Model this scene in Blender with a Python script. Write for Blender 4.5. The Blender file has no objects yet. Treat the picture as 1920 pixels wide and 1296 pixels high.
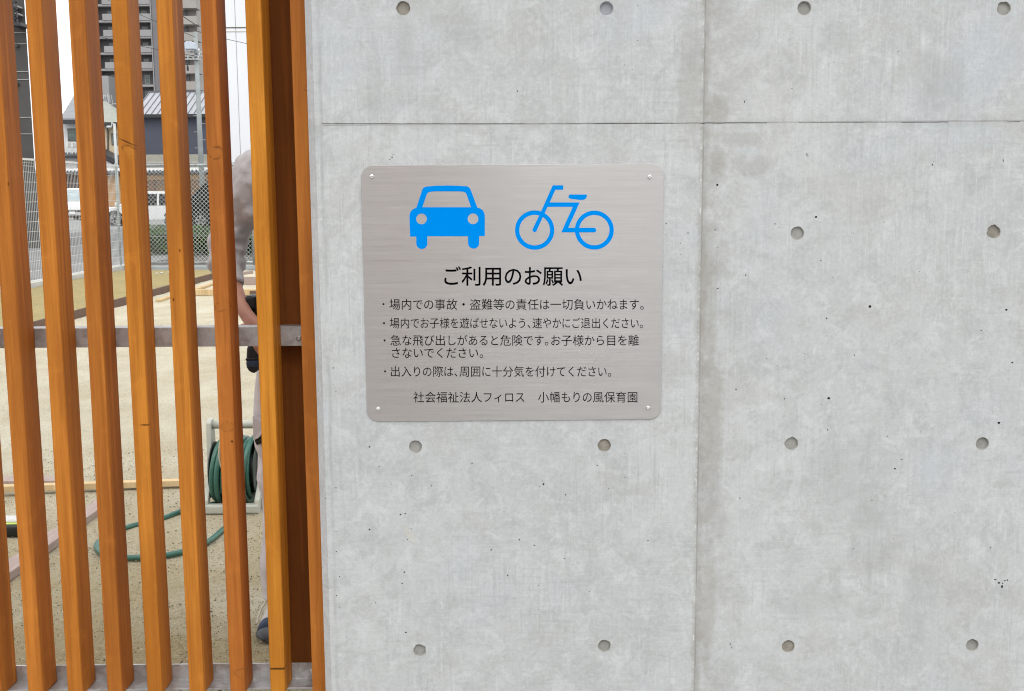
import bpy, bmesh, math, random
from mathutils import Vector, Matrix, noise as mnoise
R = math.radians
random.seed(7)
scene = bpy.context.scene
col = scene.collection

# ------------------------------------------------------------------ camera
CF, CP, CY, CR = 2100.0, 0.135007, 0.006001, -0.006869
CAM = Vector((-0.456805, -2.599784, 1.38))
_f = Vector((math.sin(CY)*math.cos(CP), math.cos(CY)*math.cos(CP), -math.sin(CP)))
_r = Vector((math.cos(CY), -math.sin(CY), 0)); _u = _r.cross(_f)
FWD, RGT, UPV = _f, _r*math.cos(CR)+_u*math.sin(CR), _u*math.cos(CR)-_r*math.sin(CR)
cd = bpy.data.cameras.new('camera'); cam = bpy.data.objects.new('camera', cd); col.objects.link(cam)
m = Matrix.Identity(4)
for i in range(3):
    m[i][0], m[i][1], m[i][2], m[i][3] = RGT[i], UPV[i], -FWD[i], CAM[i]
cam.matrix_world = m
cd.sensor_width = 36; cd.lens = CF/1920*36; cd.clip_start = 0.05; cd.clip_end = 2000
scene.camera = cam

# ------------------------------------------------------------------ world, sun, exposure
SUN_EL, SUN_ROT = 58, 165
w = bpy.data.worlds.new('World'); scene.world = w; w.use_nodes = True
nt = w.node_tree; bg = nt.nodes['Background']
sky = nt.nodes.new('ShaderNodeTexSky'); sky.sky_type = 'NISHITA'; sky.sun_disc = False
sky.sun_elevation = R(SUN_EL); sky.sun_rotation = R(SUN_ROT); sky.dust_density = 6.0; sky.air_density = 1.2
hs = nt.nodes.new('ShaderNodeHueSaturation'); hs.inputs['Saturation'].default_value = 0.18
cl = nt.nodes.new('ShaderNodeMix'); cl.data_type = 'RGBA'; cl.inputs[0].default_value = 0.7   # a closed bright cloud deck over the clear sky
cl.inputs[7].default_value = (8.3, 8.35, 8.45, 1)
nt.links.new(sky.outputs[0], hs.inputs['Color']); nt.links.new(hs.outputs[0], cl.inputs[6]); nt.links.new(cl.outputs[2], bg.inputs['Color'])
bg.inputs['Strength'].default_value = 0.15
ld = bpy.data.lights.new('sun', 'SUN'); ld.energy = 0.6; ld.angle = R(40); ld.color = (1.0, 0.97, 0.92)
sun = bpy.data.objects.new('sun', ld); col.objects.link(sun)
sd = Vector((math.sin(R(SUN_ROT))*math.cos(R(SUN_EL)), math.cos(R(SUN_ROT))*math.cos(R(SUN_EL)), math.sin(R(SUN_EL))))
sun.rotation_euler = sd.to_track_quat('Z', 'Y').to_euler()
scene.view_settings.view_transform = 'Standard'; scene.view_settings.look = 'None'
scene.view_settings.gamma = 1.0; scene.view_settings.use_curve_mapping = False
scene.view_settings.exposure = 0.48
scene.cycles.use_denoising = True
scene.cycles.filter_width = 1.1

# ------------------------------------------------------------------ helpers
def at(px, py, Y=None, Z=None):
    """world point on the plane Y= or Z= seen at a pixel of the 1920x1296 photograph"""
    d = FWD + RGT*((px-960)/CF) - UPV*((py-648)/CF)
    t = (Y-CAM.y)/d.y if Y is not None else (Z-CAM.z)/d.z
    return CAM + d*t
def lin(r, g, b):
    return tuple(((c/255+0.055)/1.055)**2.4 if c > 10 else c/255/12.92 for c in (r, g, b)) + (1.0,)
class MB:
    def __init__(s): s.v, s.f, s.mi, s.cur = [], [], [], 0
    def add(s, vs, fs, M=None):
        o = len(s.v)
        s.v += [tuple(M @ Vector(p)) if M is not None else tuple(p) for p in vs]
        for f in fs: s.f.append(tuple(i+o for i in f)); s.mi.append(s.cur)
        return s
    def box(s, x0, x1, y0, y1, z0, z1, M=None):
        vs = [(x, y, z) for z in (z0, z1) for y in (y0, y1) for x in (x0, x1)]
        return s.add(vs, [(0,2,3,1),(4,5,7,6),(0,1,5,4),(2,6,7,3),(0,4,6,2),(1,3,7,5)], M)
    def beam(s, a, b, wd, h, up=(0,0,1)):
        a, b = Vector(a), Vector(b); d = (b-a); L = d.length; d.normalize()
        side = d.cross(Vector(up)).normalized(); u = side.cross(d)
        M = Matrix(((side.x, d.x, u.x, a.x), (side.y, d.y, u.y, a.y), (side.z, d.z, u.z, a.z), (0,0,0,1)))
        return s.box(-wd/2, wd/2, 0, L, 0, h, M)
    def tube(s, pts, r, n=8, closed=False, cap=True):
        pts = [Vector(p) for p in pts]; k = len(pts); rs = r if isinstance(r, (list, tuple)) else [r]*k
        vs, fs = [], []; prev = None
        for i, p in enumerate(pts):
            t = (pts[(i+1) % k]-pts[i-1]) if closed else (pts[min(i+1, k-1)]-pts[max(i-1, 0)])
            t.normalize()
            if prev is None:
                a = Vector((0,0,1)) if abs(t.z) < 0.9 else Vector((1,0,0))
                u = t.cross(a).normalized()
            else: u = (prev - t*prev.dot(t)).normalized()
            prev = u; vv = t.cross(u)
            for j in range(n):
                an = 2*math.pi*j/n
                vs.append(p+(u*math.cos(an)+vv*math.sin(an))*rs[i])
        for i in range(k if closed else k-1):
            for j in range(n):
                a, b = i*n+j, i*n+(j+1) % n; c, d = ((i+1) % k)*n+(j+1) % n, ((i+1) % k)*n+j
                fs.append((a, b, c, d))
        if cap and not closed: fs += [tuple(range(n))[::-1], tuple(range((k-1)*n, k*n))]
        return s.add(vs, fs)
    def loft(s, rings, cap=True):
        n = len(rings[0]); vs = [p for r in rings for p in r]; fs = []
        for i in range(len(rings)-1):
            for j in range(n): fs.append((i*n+j, i*n+(j+1) % n, (i+1)*n+(j+1) % n, (i+1)*n+j))
        if cap: fs += [tuple(range(n))[::-1], tuple(range((len(rings)-1)*n, len(rings)*n))]
        return s.add(vs, fs)
    def prism(s, poly, y0, y1, axis='y'):
        """poly in the X,Z plane pushed along Y (or in the Y,Z plane pushed along X)"""
        n = len(poly)
        f = (lambda p, d: (p[0], d, p[1])) if axis == 'y' else (lambda p, d: (d, p[0], p[1]))
        vs = [f(p, y0) for p in poly]+[f(p, y1) for p in poly]
        fs = [tuple(range(n)), tuple(range(n, 2*n))[::-1]]+[(i, n+i, n+(i+1) % n, (i+1) % n) for i in range(n)]
        return s.add(vs, fs)
    def build(s, name, mats, parent=None, smooth=False, bevel=0, origin=None, sub=0):
        me = bpy.data.meshes.new(name)
        vs = s.v
        if origin is not None: vs = [tuple(Vector(p)-Vector(origin)) for p in vs]
        me.from_pydata(vs, [], s.f)
        for mt in (mats if isinstance(mats, (list, tuple)) else [mats]): me.materials.append(mt)
        me.polygons.foreach_set('material_index', s.mi)
        bm = bmesh.new(); bm.from_mesh(me); bmesh.ops.recalc_face_normals(bm, faces=bm.faces); bm.to_mesh(me); bm.free()
        if smooth: me.polygons.foreach_set('use_smooth', [True]*len(me.polygons))
        o = bpy.data.objects.new(name, me); col.objects.link(o)
        if origin is not None: o.location = origin
        if bevel:
            b = o.modifiers.new('bevel', 'BEVEL'); b.width = bevel; b.segments = 2; b.limit_method = 'ANGLE'
        if sub:
            b = o.modifiers.new('sub', 'SUBSURF'); b.levels = b.render_levels = sub
        if parent is not None:
            o.parent = parent; o.matrix_parent_inverse = Matrix.Translation(parent.location).inverted()
        return o
def tag(o, label, cat, group=None):
    o['label'] = label; o['category'] = cat
    if group: o['group'] = group
    return o
def kind(o, k): o['kind'] = k; return o
def empty(name, loc, label, cat, group=None):
    o = bpy.data.objects.new(name, None); col.objects.link(o); o.location = loc; o.empty_display_size = 0.1
    return tag(o, label, cat, group)
def adopt(o, parent):
    o.parent = parent; o.matrix_parent_inverse = Matrix.Translation(parent.location).inverted(); return o

# ------------------------------------------------------------------ materials
class NT:
    def __init__(s, name):
        s.m = bpy.data.materials.new(name); s.m.use_nodes = True; s.t = s.m.node_tree
        s.p = s.t.nodes['Principled BSDF']; s.co = s.n('ShaderNodeTexCoord').outputs['Object']
    def n(s, kind_, **kw):
        nd = s.t.nodes.new(kind_)
        for k, v in kw.items(): setattr(nd, k, v)
        return nd
    def set(s, sock, v):
        if hasattr(v, 'is_output') or isinstance(v, bpy.types.NodeSocket): s.t.links.new(v, sock)
        else: sock.default_value = v
    def noise(s, scale, detail=4, rough=0.55, vec=None, stretch=None, dist=0.0, loc=(0,0,0)):
        nd = s.n('ShaderNodeTexNoise'); nd.inputs['Scale'].default_value = scale
        nd.inputs['Detail'].default_value = detail; nd.inputs['Roughness'].default_value = rough
        nd.inputs['Distortion'].default_value = dist
        vec = vec or s.co
        if stretch or loc != (0,0,0):
            mp = s.n('ShaderNodeMapping'); mp.inputs['Scale'].default_value = stretch or (1,1,1)
            mp.inputs['Location'].default_value = loc; s.set(mp.inputs['Vector'], vec); vec = mp.outputs[0]
        s.set(nd.inputs['Vector'], vec); return nd.outputs['Fac']
    def voro(s, scale, feat='F1', rnd=1.0):
        nd = s.n('ShaderNodeTexVoronoi', feature=feat); nd.inputs['Scale'].default_value = scale
        s.set(nd.inputs['Vector'], s.co); return nd
    def ramp(s, fac, a, b, lo=0.0, hi=1.0):
        nd = s.n('ShaderNodeMapRange'); nd.inputs['From Min'].default_value = a; nd.inputs['From Max'].default_value = b
        nd.inputs['To Min'].default_value = lo; nd.inputs['To Max'].default_value = hi; s.set(nd.inputs['Value'], fac)
        return nd.outputs[0]
    def math(s, op, a, b=0.0, clamp=False):
        nd = s.n('ShaderNodeMath', operation=op, use_clamp=clamp); s.set(nd.inputs[0], a); s.set(nd.inputs[1], b)
        return nd.outputs[0]
    def mix(s, fac, a, b, mode='MIX'):
        nd = s.n('ShaderNodeMix', data_type='RGBA', blend_type=mode)
        s.set(nd.inputs[0], fac); s.set(nd.inputs[6], a); s.set(nd.inputs[7], b); return nd.outputs[2]
    def sep(s, v=None):
        nd = s.n('ShaderNodeSeparateXYZ'); s.set(nd.inputs[0], v or s.co); return nd.outputs
    def bump(s, h, strength=0.3, dist=0.001):
        nd = s.n('ShaderNodeBump'); nd.inputs['Strength'].default_value = strength; nd.inputs['Distance'].default_value = dist
        s.set(nd.inputs['Height'], h); s.set(s.p.inputs['Normal'], nd.outputs[0])
    def done(s, color=None, rough=None, metal=None, spec=None):
        if color is not None: s.set(s.p.inputs['Base Color'], color)
        if rough is not None: s.set(s.p.inputs['Roughness'], rough)
        if metal is not None: s.p.inputs['Metallic'].default_value = metal
        if spec is not None: s.p.inputs['Specular IOR Level'].default_value = spec
        return s.m
def mul(c, k): return (c[0]*k, c[1]*k, c[2]*k, 1.0)
def simple(name, c, rough=0.6, metal=0.0, var=0.12, scale=8.0, stretch=None, bump=0.0, spec=None):
    t = NT(name); f = t.noise(scale, 5, 0.6, stretch=stretch)
    c = tuple(c[:3])+(1.0,)
    out = t.mix(t.ramp(f, 0.3, 0.7), mul(c, 1-var), mul(c, 1+var))
    if bump: t.bump(f, bump, 0.01)
    return t.done(out, rough, metal, spec)

def concrete():
    t = NT('board_formed_concrete'); x, y, z = t.sep()
    fine = t.noise(90, 6, 0.8)
    def band(f, lo, hi, k): return t.ramp(f, lo, hi, 0, k)
    c = t.mix(t.ramp(t.noise(2.1, 4, 0.6, loc=(3,1,5)), 0.38, 0.62), (0.430,0.440,0.442,1), (0.475,0.480,0.476,1))
    # blotches of paste left by the form face, crisp-edged and a few centimetres wide
    m1 = t.noise(13, 10, 0.78, dist=0.6); c = t.mix(band(m1, 0.47, 0.60, 0.75), c, (0.372,0.376,0.372,1))
    m2 = t.noise(17, 10, 0.80, dist=0.5, loc=(6,2,3)); c = t.mix(band(m2, 0.50, 0.63, 0.8), c, (0.545,0.553,0.556,1))
    m3 = t.noise(5.0, 8, 0.72, dist=0.8, loc=(1,8,2)); c = t.mix(band(m3, 0.52, 0.62, 0.50), c, (0.405,0.396,0.372,1))
    m4 = t.noise(3.4, 7, 0.70, loc=(9,4,2)); c = t.mix(band(m4, 0.54, 0.66, 0.50), c, (0.425,0.452,0.478,1))
    # formwork streaks: fine upright lines that come and go, and level drag marks
    vm = t.ramp(t.noise(3.6, 4, 0.6, loc=(1,7,3)), 0.40, 0.58); hm = t.ramp(t.noise(3.2, 4, 0.6, loc=(5,2,8)), 0.42, 0.60)
    v1 = t.noise(1.0, 5, 0.8, stretch=(120, 1, 5)); c = t.mix(t.math('MULTIPLY', band(v1, 0.52, 0.66, 0.62), vm), c, (0.330,0.336,0.336,1))
    v2 = t.noise(1.0, 5, 0.8, stretch=(150, 1, 6), loc=(4,0,9)); c = t.mix(t.math('MULTIPLY', band(v2, 0.53, 0.66, 0.55), vm), c, (0.585,0.592,0.592,1))
    h1 = t.noise(1.0, 5, 0.8, stretch=(7, 1, 110), loc=(2,0,1)); c = t.mix(t.math('MULTIPLY', band(h1, 0.53, 0.67, 0.55), hm), c, (0.340,0.345,0.345,1))
    h2 = t.noise(1.0, 5, 0.8, stretch=(8, 1, 120), loc=(3,5,1)); c = t.mix(t.math('MULTIPLY', band(h2, 0.54, 0.67, 0.45), hm), c, (0.57,0.575,0.575,1))
    c = t.mix(band(fine, 0.46, 0.70, 0.42), c, (0.60,0.61,0.61,1))
    c = t.mix(band(t.noise(150, 5, 0.8, loc=(2,2,2)), 0.52, 0.70, 0.42), c, (0.31,0.312,0.308,1))
    mid = m1
    # pale lime flecks
    fl = t.ramp(t.noise(120, 2, 0.5, stretch=(0.6,1,1.4)), 0.68, 0.76, 0, 0.5)
    c = t.mix(t.math('MULTIPLY', fl, t.ramp(t.noise(6, 3), 0.45, 0.6)), c, (0.66,0.67,0.67,1))
    # leaked cement paste along the upright panel joint at X=0
    wob = t.math('MULTIPLY', t.math('SUBTRACT', t.noise(5, 5, 0.7, stretch=(1,1,2.5)), 0.5), 0.07)
    xr = t.math('ADD', x, wob)
    core = t.ramp(t.math('ABSOLUTE', t.math('ADD', t.math('ADD', x, t.math('MULTIPLY', wob, 0.35)), -0.003)), 0.013, 0.003)
    core = t.math('MULTIPLY', core, t.ramp(t.noise(11, 5, 0.75), 0.30, 0.62))
    c = t.mix(t.math('MULTIPLY', core, 0.7), c, (0.255,0.238,0.21,1))
    right = t.math('MULTIPLY', t.ramp(xr, -0.012, 0.0), t.ramp(xr, 0.11, 0.0))
    c = t.mix(t.math('MULTIPLY', t.math('MULTIPLY', right, t.ramp(t.noise(14, 6, 0.75), 0.44, 0.60)), 0.75), c, (0.32,0.305,0.28,1))
    line = t.ramp(t.math('ABSOLUTE', t.math('ADD', x, t.math('MULTIPLY', t.math('SUBTRACT', t.noise(30, 3), 0.5), 0.003))), 0.0022, 0.0006)
    c = t.mix(t.math('MULTIPLY', line, t.ramp(t.noise(9, 3, loc=(7,7,7)), 0.35, 0.6, 0.15, 0.75)), c, (0.22,0.21,0.19,1))
    # grazed stripe beside the arris of the wall end
    ex = t.math('ABSOLUTE', t.math('ADD', t.math('ADD', x, 0.872), t.math('MULTIPLY', t.math('SUBTRACT', t.noise(7, 4), 0.5), 0.02)))
    c = t.mix(t.math('MULTIPLY', t.ramp(ex, 0.006, 0.0), t.ramp(t.noise(12, 4, loc=(3,3,1)), 0.35, 0.6, 0.1, 0.55)), c, (0.30,0.30,0.295,1))
    # soiling either side of the level joint
    dz = t.math('ABSOLUTE', t.math('SUBTRACT', z, 1.537))
    hj = t.math('MULTIPLY', t.ramp(dz, 0.020, 0.0), t.ramp(t.noise(16, 5, 0.7, stretch=(1,1,0.4)), 0.45, 0.65))
    c = t.mix(t.math('MULTIPLY', hj, 0.6), c, (0.33,0.325,0.31,1))
    sj = t.math('MULTIPLY', t.ramp(t.math('ABSOLUTE', t.math('ADD', t.math('SUBTRACT', z, 1.5368), t.math('MULTIPLY', t.math('SUBTRACT', t.noise(22, 3), 0.5), 0.003))), 0.0026, 0.0008), t.ramp(t.noise(6, 4, 0.7, loc=(2,9,4)), 0.30, 0.55, 0.25, 0.75))
    c = t.mix(t.math('MULTIPLY', sj, t.ramp(x, -0.875, -0.865)), c, (0.24,0.235,0.225,1))
    # pale crumbs along the arris of the upright joint
    pe = t.math('MULTIPLY', t.ramp(t.math('ABSOLUTE', t.math('ADD', x, 0.0045)), 0.0028, 0.0008), t.ramp(t.noise(60, 4, 0.8, loc=(1,2,8)), 0.52, 0.60))
    c = t.mix(t.math('MULTIPLY', pe, 0.7), c, (0.66,0.655,0.64,1))
    # leaks and smudges where they are in the photograph: centre x, z, half sizes, colour, strength
    def smudge(c, px, py, rx, rz, col_, k, sc=26):
        q = at(px, py, 0.0)
        dx = t.math('DIVIDE', t.math('SUBTRACT', x, q.x), rx); dz_ = t.math('DIVIDE', t.math('SUBTRACT', z, q.z), rz)
        d = t.math('ADD', t.math('ADD', t.math('MULTIPLY', dx, dx), t.math('MULTIPLY', dz_, dz_)), t.math('MULTIPLY', t.math('SUBTRACT', t.noise(sc, 6, 0.75, loc=(px*0.01, 0, py*0.013)), 0.5), 3.2))
        return t.mix(t.ramp(d, 1.15, 0.25, 0, k), c, col_)
    br = (0.29,0.272,0.24,1); gy = (0.33,0.335,0.33,1)
    for a_ in ((1296,150,.035,.16,br,.38), (1345,205,.030,.035,br,.6), (1345,300,.022,.035,br,.42), (1415,312,.055,.028,br,.34), (1390,262,.06,.020,br,.32), (1335,800,.030,.22,br,.45), (1325,560,.028,.20,br,.45), (1325,1120,.022,.20,br,.40),
               (1750,150,.05,.10,gy,.32), (1790,160,.03,.06,gy,.35), (1560,75,.06,.03,gy,.25), (1590,900,.11,.14,gy,.28), (1640,1010,.08,.10,gy,.28), (1720,1130,.05,.12,gy,.30), (1520,1130,.09,.05,gy,.26), (870,55,.05,.05,gy,.28), (985,60,.06,.08,br,.16), (760,120,.03,.12,gy,.28), (700,150,.02,.10,gy,.28), (1100,640,.0,.0,gy,0)):
        if a_[5]: c = smudge(c, *a_)
    # ochre smear low on the left panel
    ox = t.math('ADD', t.math('SUBTRACT', x, -0.690), t.math('MULTIPLY', t.math('SUBTRACT', z, 0.572), 0.6))
    oz = t.math('SUBTRACT', z, 0.572)
    od = t.math('ADD', t.math('MULTIPLY', t.math('MULTIPLY', ox, ox), 7000.0), t.math('MULTIPLY', t.math('MULTIPLY', oz, oz), 1600.0))
    om = t.math('MULTIPLY', t.ramp(od, 1.0, 0.0), t.ramp(t.noise(40, 4), 0.35, 0.6))
    c = t.mix(t.math('MULTIPLY', om, 0.5), c, (0.55,0.47,0.33,1))
    c = t.mix(1.0, c, (1.030,1.048,1.058,1), 'MULTIPLY')
    h = t.math('ADD', t.math('MULTIPLY', fine, 0.6), t.math('MULTIPLY', t.noise(300, 4, 0.6), 0.5))
    h = t.math('ADD', h, t.math('MULTIPLY', t.noise(5, 3), 1.6))
    t.bump(h, 0.22, 0.002)
    return t.done(c, t.ramp(mid, 0.3, 0.7, 0.62, 0.8), spec=0.3)

def wood(name, c_lo, c_hi, knots=(), seed=0.0, rough=0.5):
    t = NT(name)
    g = t.noise(1.0, 5, 0.62, stretch=(62, 62, 2.2), dist=0.35, loc=(seed*3.1, seed, seed*1.7))
    g2 = t.noise(1.0, 4, 0.7, stretch=(260, 260, 4.5), loc=(seed, seed*2, seed))
    tone = t.noise(1.3, 3, 0.5, loc=(seed*5, seed*2, seed*4), stretch=(3,3,1.6))
    c = t.mix(t.ramp(g, 0.3, 0.7), c_lo, c_hi)
    c = t.mix(t.ramp(g2, 0.5, 0.75, 0, 0.28), c, mul(c_lo, 0.7))
    c = t.mix(t.ramp(tone, 0.4, 0.68, 0, 0.6), c, mul(c_lo, 0.86))
    fg = t.noise(1.0, 4, 0.8, stretch=(420, 420, 7), loc=(seed*2, 1, seed)); c = t.mix(t.ramp(fg, 0.52, 0.70, 0, 0.42), c, mul(c_lo, 0.55))
    c = t.mix(t.ramp(t.noise(1.0, 3, 0.6, stretch=(30, 30, 1.1), loc=(seed*7, 2, seed)), 0.56, 0.66, 0, 0.45), c, mul(c_hi, 1.22))
    c = t.mix(t.ramp(t.noise(18, 4, loc=(seed, 3, 1)), 0.58, 0.75, 0, 0.25), c, mul(c_hi, 1.18))
    for (kx, ky, kz, rx, rz, tilt) in knots:
        mp = t.n('ShaderNodeVectorMath', operation='SUBTRACT'); t.set(mp.inputs[0], t.co); mp.inputs[1].default_value = (kx, ky, kz)
        ox, oy, oz = t.sep(mp.outputs[0])
        oz = t.math('ADD', oz, t.math('MULTIPLY', ox, tilt))
        wv = t.math('MULTIPLY', t.math('SUBTRACT', t.noise(55, 3, loc=(kx*9, 0, kz*7)), 0.5), 0.9)
        d = t.math('SQRT', t.math('ADD', t.math('ADD', t.math('POWER', t.math('ABSOLUTE', t.math('DIVIDE', ox, rx)), 2.0), t.math('POWER', t.math('ABSOLUTE', t.math('DIVIDE', oz, rz)), 2.0)), t.math('POWER', t.math('ABSOLUTE', t.math('DIVIDE', oy, rx*1.4)), 2.0)))
        d = t.math('ADD', d, wv)
        ring = t.math('MULTIPLY', t.ramp(d, 0.74, 0.93), t.ramp(d, 1.14, 0.97))
        c = t.mix(t.ramp(d, 1.5, 0.6, 0, 0.5), c, mul(c_hi, 0.72) if rz > 0.006 else mul(c_lo, 0.4))
        c = t.mix(t.math('MULTIPLY', ring, t.ramp(t.noise(60, 2, loc=(kx, kz, 2)), 0.42, 0.64, 0.0, 0.6)), c, mul(c_lo, 0.25))
        if rz <= 0.006: c = t.mix(t.ramp(d, 1.0, 0.5, 0, 0.85), c, mul(c_lo, 0.12))
    t.bump(t.math('ADD', g, t.math('MULTIPLY', g2, 0.6)), 0.18, 0.002)
    return t.done(c, t.ramp(g, 0.3, 0.7, rough+0.05, rough+0.2), spec=0.18)

def brushed():
    t = NT('brushed_stainless')
    l1 = t.noise(1.0, 5, 0.75, stretch=(9, 1, 520)); l2 = t.noise(1.0, 4, 0.7, stretch=(2.2, 1, 170)); bl = t.noise(2.6, 4, 0.6); sm = t.noise(9, 5, 0.7, stretch=(1, 1, 1.6))
    s = t.math('ADD', t.math('MULTIPLY', l1, 0.65), t.math('MULTIPLY', l2, 0.35))
    c = t.mix(t.ramp(s, 0.36, 0.64), (0.525,0.512,0.506,1), (0.605,0.592,0.585,1))
    c = t.mix(t.ramp(bl, 0.38, 0.62, 0, 0.35), c, (0.51,0.50,0.492,1))
    c = t.mix(t.ramp(sm, 0.56, 0.70, 0, 0.25), c, (0.47,0.46,0.452,1))
    tg = t.n('ShaderNodeCombineXYZ'); tg.inputs[0].default_value = 1.0
    t.p.inputs['Anisotropic'].default_value = 0.88; t.p.inputs['Anisotropic Rotation'].default_value = 0.25; t.set(t.p.inputs['Tangent'], tg.outputs[0])
    return t.done(c, t.ramp(s, 0.3, 0.7, 0.27, 0.36), 1.0)
def galv(name, c=(0.46,0.47,0.48)):
    t = NT(name); v = t.voro(55); f = t.noise(14, 5, 0.6)
    c0 = t.mix(t.ramp(v.outputs['Color'], 0, 1), mul(c, 0.8)[:3]+(1,), mul(c, 1.15)[:3]+(1,))
    c1 = t.mix(t.ramp(f, 0.46, 0.7, 0, 0.7), c0, (0.27,0.215,0.185,1))
    return t.done(c1, t.ramp(f, 0.3, 0.7, 0.42, 0.62), 0.85)
def sand():
    t = NT('coarse_sand'); x, y, z = t.sep()
    g = t.noise(130, 4, 0.8); g2 = t.noise(55, 5, 0.8); b = t.noise(1.6, 6, 0.6); b2 = t.noise(6, 6, 0.65, stretch=(1,0.5,1))
    near = t.ramp(y, 3.3, 1.2)
    c = t.mix(t.ramp(b, 0.35, 0.65), (0.60,0.535,0.39,1), (0.73,0.68,0.54,1))
    c = t.mix(t.ramp(b2, 0.5, 0.72, 0, 0.45), c, (0.53,0.455,0.305,1))
    wet = t.math('MULTIPLY', near, t.ramp(t.noise(2.2, 5, 0.6, loc=(2,5,1)), 0.25, 0.6))
    c = t.mix(t.math('MULTIPLY', wet, 0.75), c, (0.47,0.375,0.20,1))
    c = t.mix(t.ramp(g, 0.56, 0.64, 0, 0.85), c, (0.13,0.14,0.09,1))
    c = t.mix(t.ramp(t.noise(95, 4, 0.8, loc=(4,2,0)), 0.58, 0.66, 0, 0.75), c, (0.80,0.75,0.60,1))
    c = t.mix(t.math('MULTIPLY', t.ramp(g2, 0.55, 0.66), 0.65), c, (0.24,0.20,0.13,1))
    c = t.mix(t.math('MULTIPLY', t.ramp(t.noise(16, 4, 0.7), 0.66, 0.72), 0.8), c, (0.14,0.11,0.07,1))
    t.bump(t.math('ADD', t.math('MULTIPLY', g, 0.5), t.math('ADD', g2, t.noise(14, 5))), 1.0, 0.02)
    return t.done(c, 0.95, spec=0.1)
def dry_grass():
    t = NT('dry_lawn'); a = t.noise(9, 6, 0.75, stretch=(1,2.5,1)); b = t.noise(60, 4, 0.75); g = t.noise(1.2, 4)
    c = t.mix(t.ramp(a, 0.32, 0.68), (0.25,0.205,0.095,1), (0.42,0.345,0.18,1))
    c = t.mix(t.ramp(g, 0.45, 0.65, 0, 0.4), c, (0.27,0.235,0.125,1))
    c = t.mix(t.ramp(b, 0.58, 0.72, 0, 0.45), c, (0.55,0.47,0.27,1))
    c = t.mix(t.ramp(t.noise(25, 4, loc=(1,1,1)), 0.64, 0.78, 0, 0.2), c, (0.18,0.145,0.06,1))
    t.bump(t.math('ADD', a, b), 0.5, 0.012)
    return t.done(c, 0.95, spec=0.05)
def asphalt(name, c):
    t = NT(name); g = t.noise(40, 5, 0.75); b = t.noise(0.7, 5, 0.6)
    o = t.mix(t.ramp(b, 0.35, 0.65), mul(c, 0.85), mul(c, 1.12))
    o = t.mix(t.ramp(g, 0.5, 0.75, 0, 0.4), o, mul(c, 1.5))
    t.bump(g, 0.4, 0.008); return t.done(o, 0.9, spec=0.2)
def foliage():
    t = NT('hedge_leaf'); oi = t.n('ShaderNodeNewGeometry').outputs['Random Per Island']
    c = t.mix(oi, (0.024,0.065,0.018,1), (0.11,0.20,0.055,1))
    c = t.mix(t.ramp(oi, 0.95, 1.0), c, (0.32,0.33,0.05,1))
    return t.done(c, 0.6, spec=0.08)
def hose_mat():
    t = NT('green_hose'); f = t.noise(30, 5, 0.7)
    c = t.mix(t.ramp(f, 0.3, 0.7), (0.020,0.085,0.062,1), (0.042,0.14,0.108,1))
    c = t.mix(t.ramp(t.noise(80, 4, 0.8), 0.6, 0.75, 0, 0.4), c, (0.32,0.36,0.30,1))
    return t.done(c, 0.38)
def cloth(name, c, fold=14.0, var=0.10):
    t = NT(name); f = t.noise(fold, 4, 0.6); wv = t.noise(420, 2)
    o = t.mix(t.ramp(f, 0.3, 0.7), mul(c, 1-var), mul(c, 1+var))
    t.bump(t.math('ADD', f, t.math('MULTIPLY', wv, 0.12)), 0.35, 0.02); return t.done(o, 0.9, spec=0.1)

M_conc = concrete()
M_plug = simple('mortar_plug', (0.30,0.295,0.275), 0.85, var=0.14, scale=60, bump=0.2)
M_plug2 = simple('mortar_plug_brown', (0.27,0.25,0.215), 0.85, var=0.22, scale=45, bump=0.3); M_plug3 = simple('mortar_plug_bluish', (0.34,0.355,0.385), 0.8, var=0.12, scale=50, bump=0.2)
M_pit = simple('pit_shade_joint_dark', (0.06,0.058,0.055), 0.95, var=0.3, scale=200)  # near-black colour paints the shade inside pits; the level joint shares it
M_steel = brushed()
M_blue = simple('blue_print', (0.0,0.235,0.74), 0.6, var=0.03, scale=12, spec=0.0)
M_ink = simple('black_print', (0.004,0.004,0.005), 0.7, var=0.2, scale=30, spec=0.0)
M_chrome = simple('bright_screw', (0.75,0.75,0.75), 0.18, 1.0, var=0.05)
M_galv = galv('galvanised_angle', (0.54,0.55,0.56))
M_galvp = galv('galvanised_pipe', (0.56,0.58,0.58))
M_wire = simple('white_coated_wire', (0.60,0.61,0.60), 0.5)
M_link = simple('zinc_link_wire', (0.50,0.53,0.50), 0.5, 0.3)
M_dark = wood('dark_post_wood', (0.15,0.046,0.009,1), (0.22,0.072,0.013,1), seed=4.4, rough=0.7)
M_sand = sand(); M_lawn = dry_grass()
M_road = asphalt('road_asphalt', (0.18,0.183,0.187)); M_lot = asphalt('lot_asphalt', (0.25,0.255,0.255)); M_walk = asphalt('pale_walk', (0.21,0.21,0.207))
M_front = asphalt('front_paving', (0.33,0.325,0.31)); M_ground = asphalt('ground_earth', (0.115,0.108,0.10))
M_kerb = simple('kerb_concrete', (0.50,0.50,0.47), 0.85, var=0.12, scale=6)
M_pale = wood('pale_timber', (0.50,0.36,0.19,1), (0.62,0.48,0.28,1), seed=2.0, rough=0.7)
M_comp = simple('brown_composite', (0.33,0.255,0.225), 0.7, var=0.16, scale=14, stretch=(8,1,8), bump=0.2)
M_compd = simple('dark_brown_edging', (0.115,0.066,0.045), 0.7, var=0.2, scale=10)
M_hose = hose_mat(); M_reel = simple('reel_plastic', (0.43,0.44,0.385), 0.45, var=0.06, scale=20)
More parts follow.
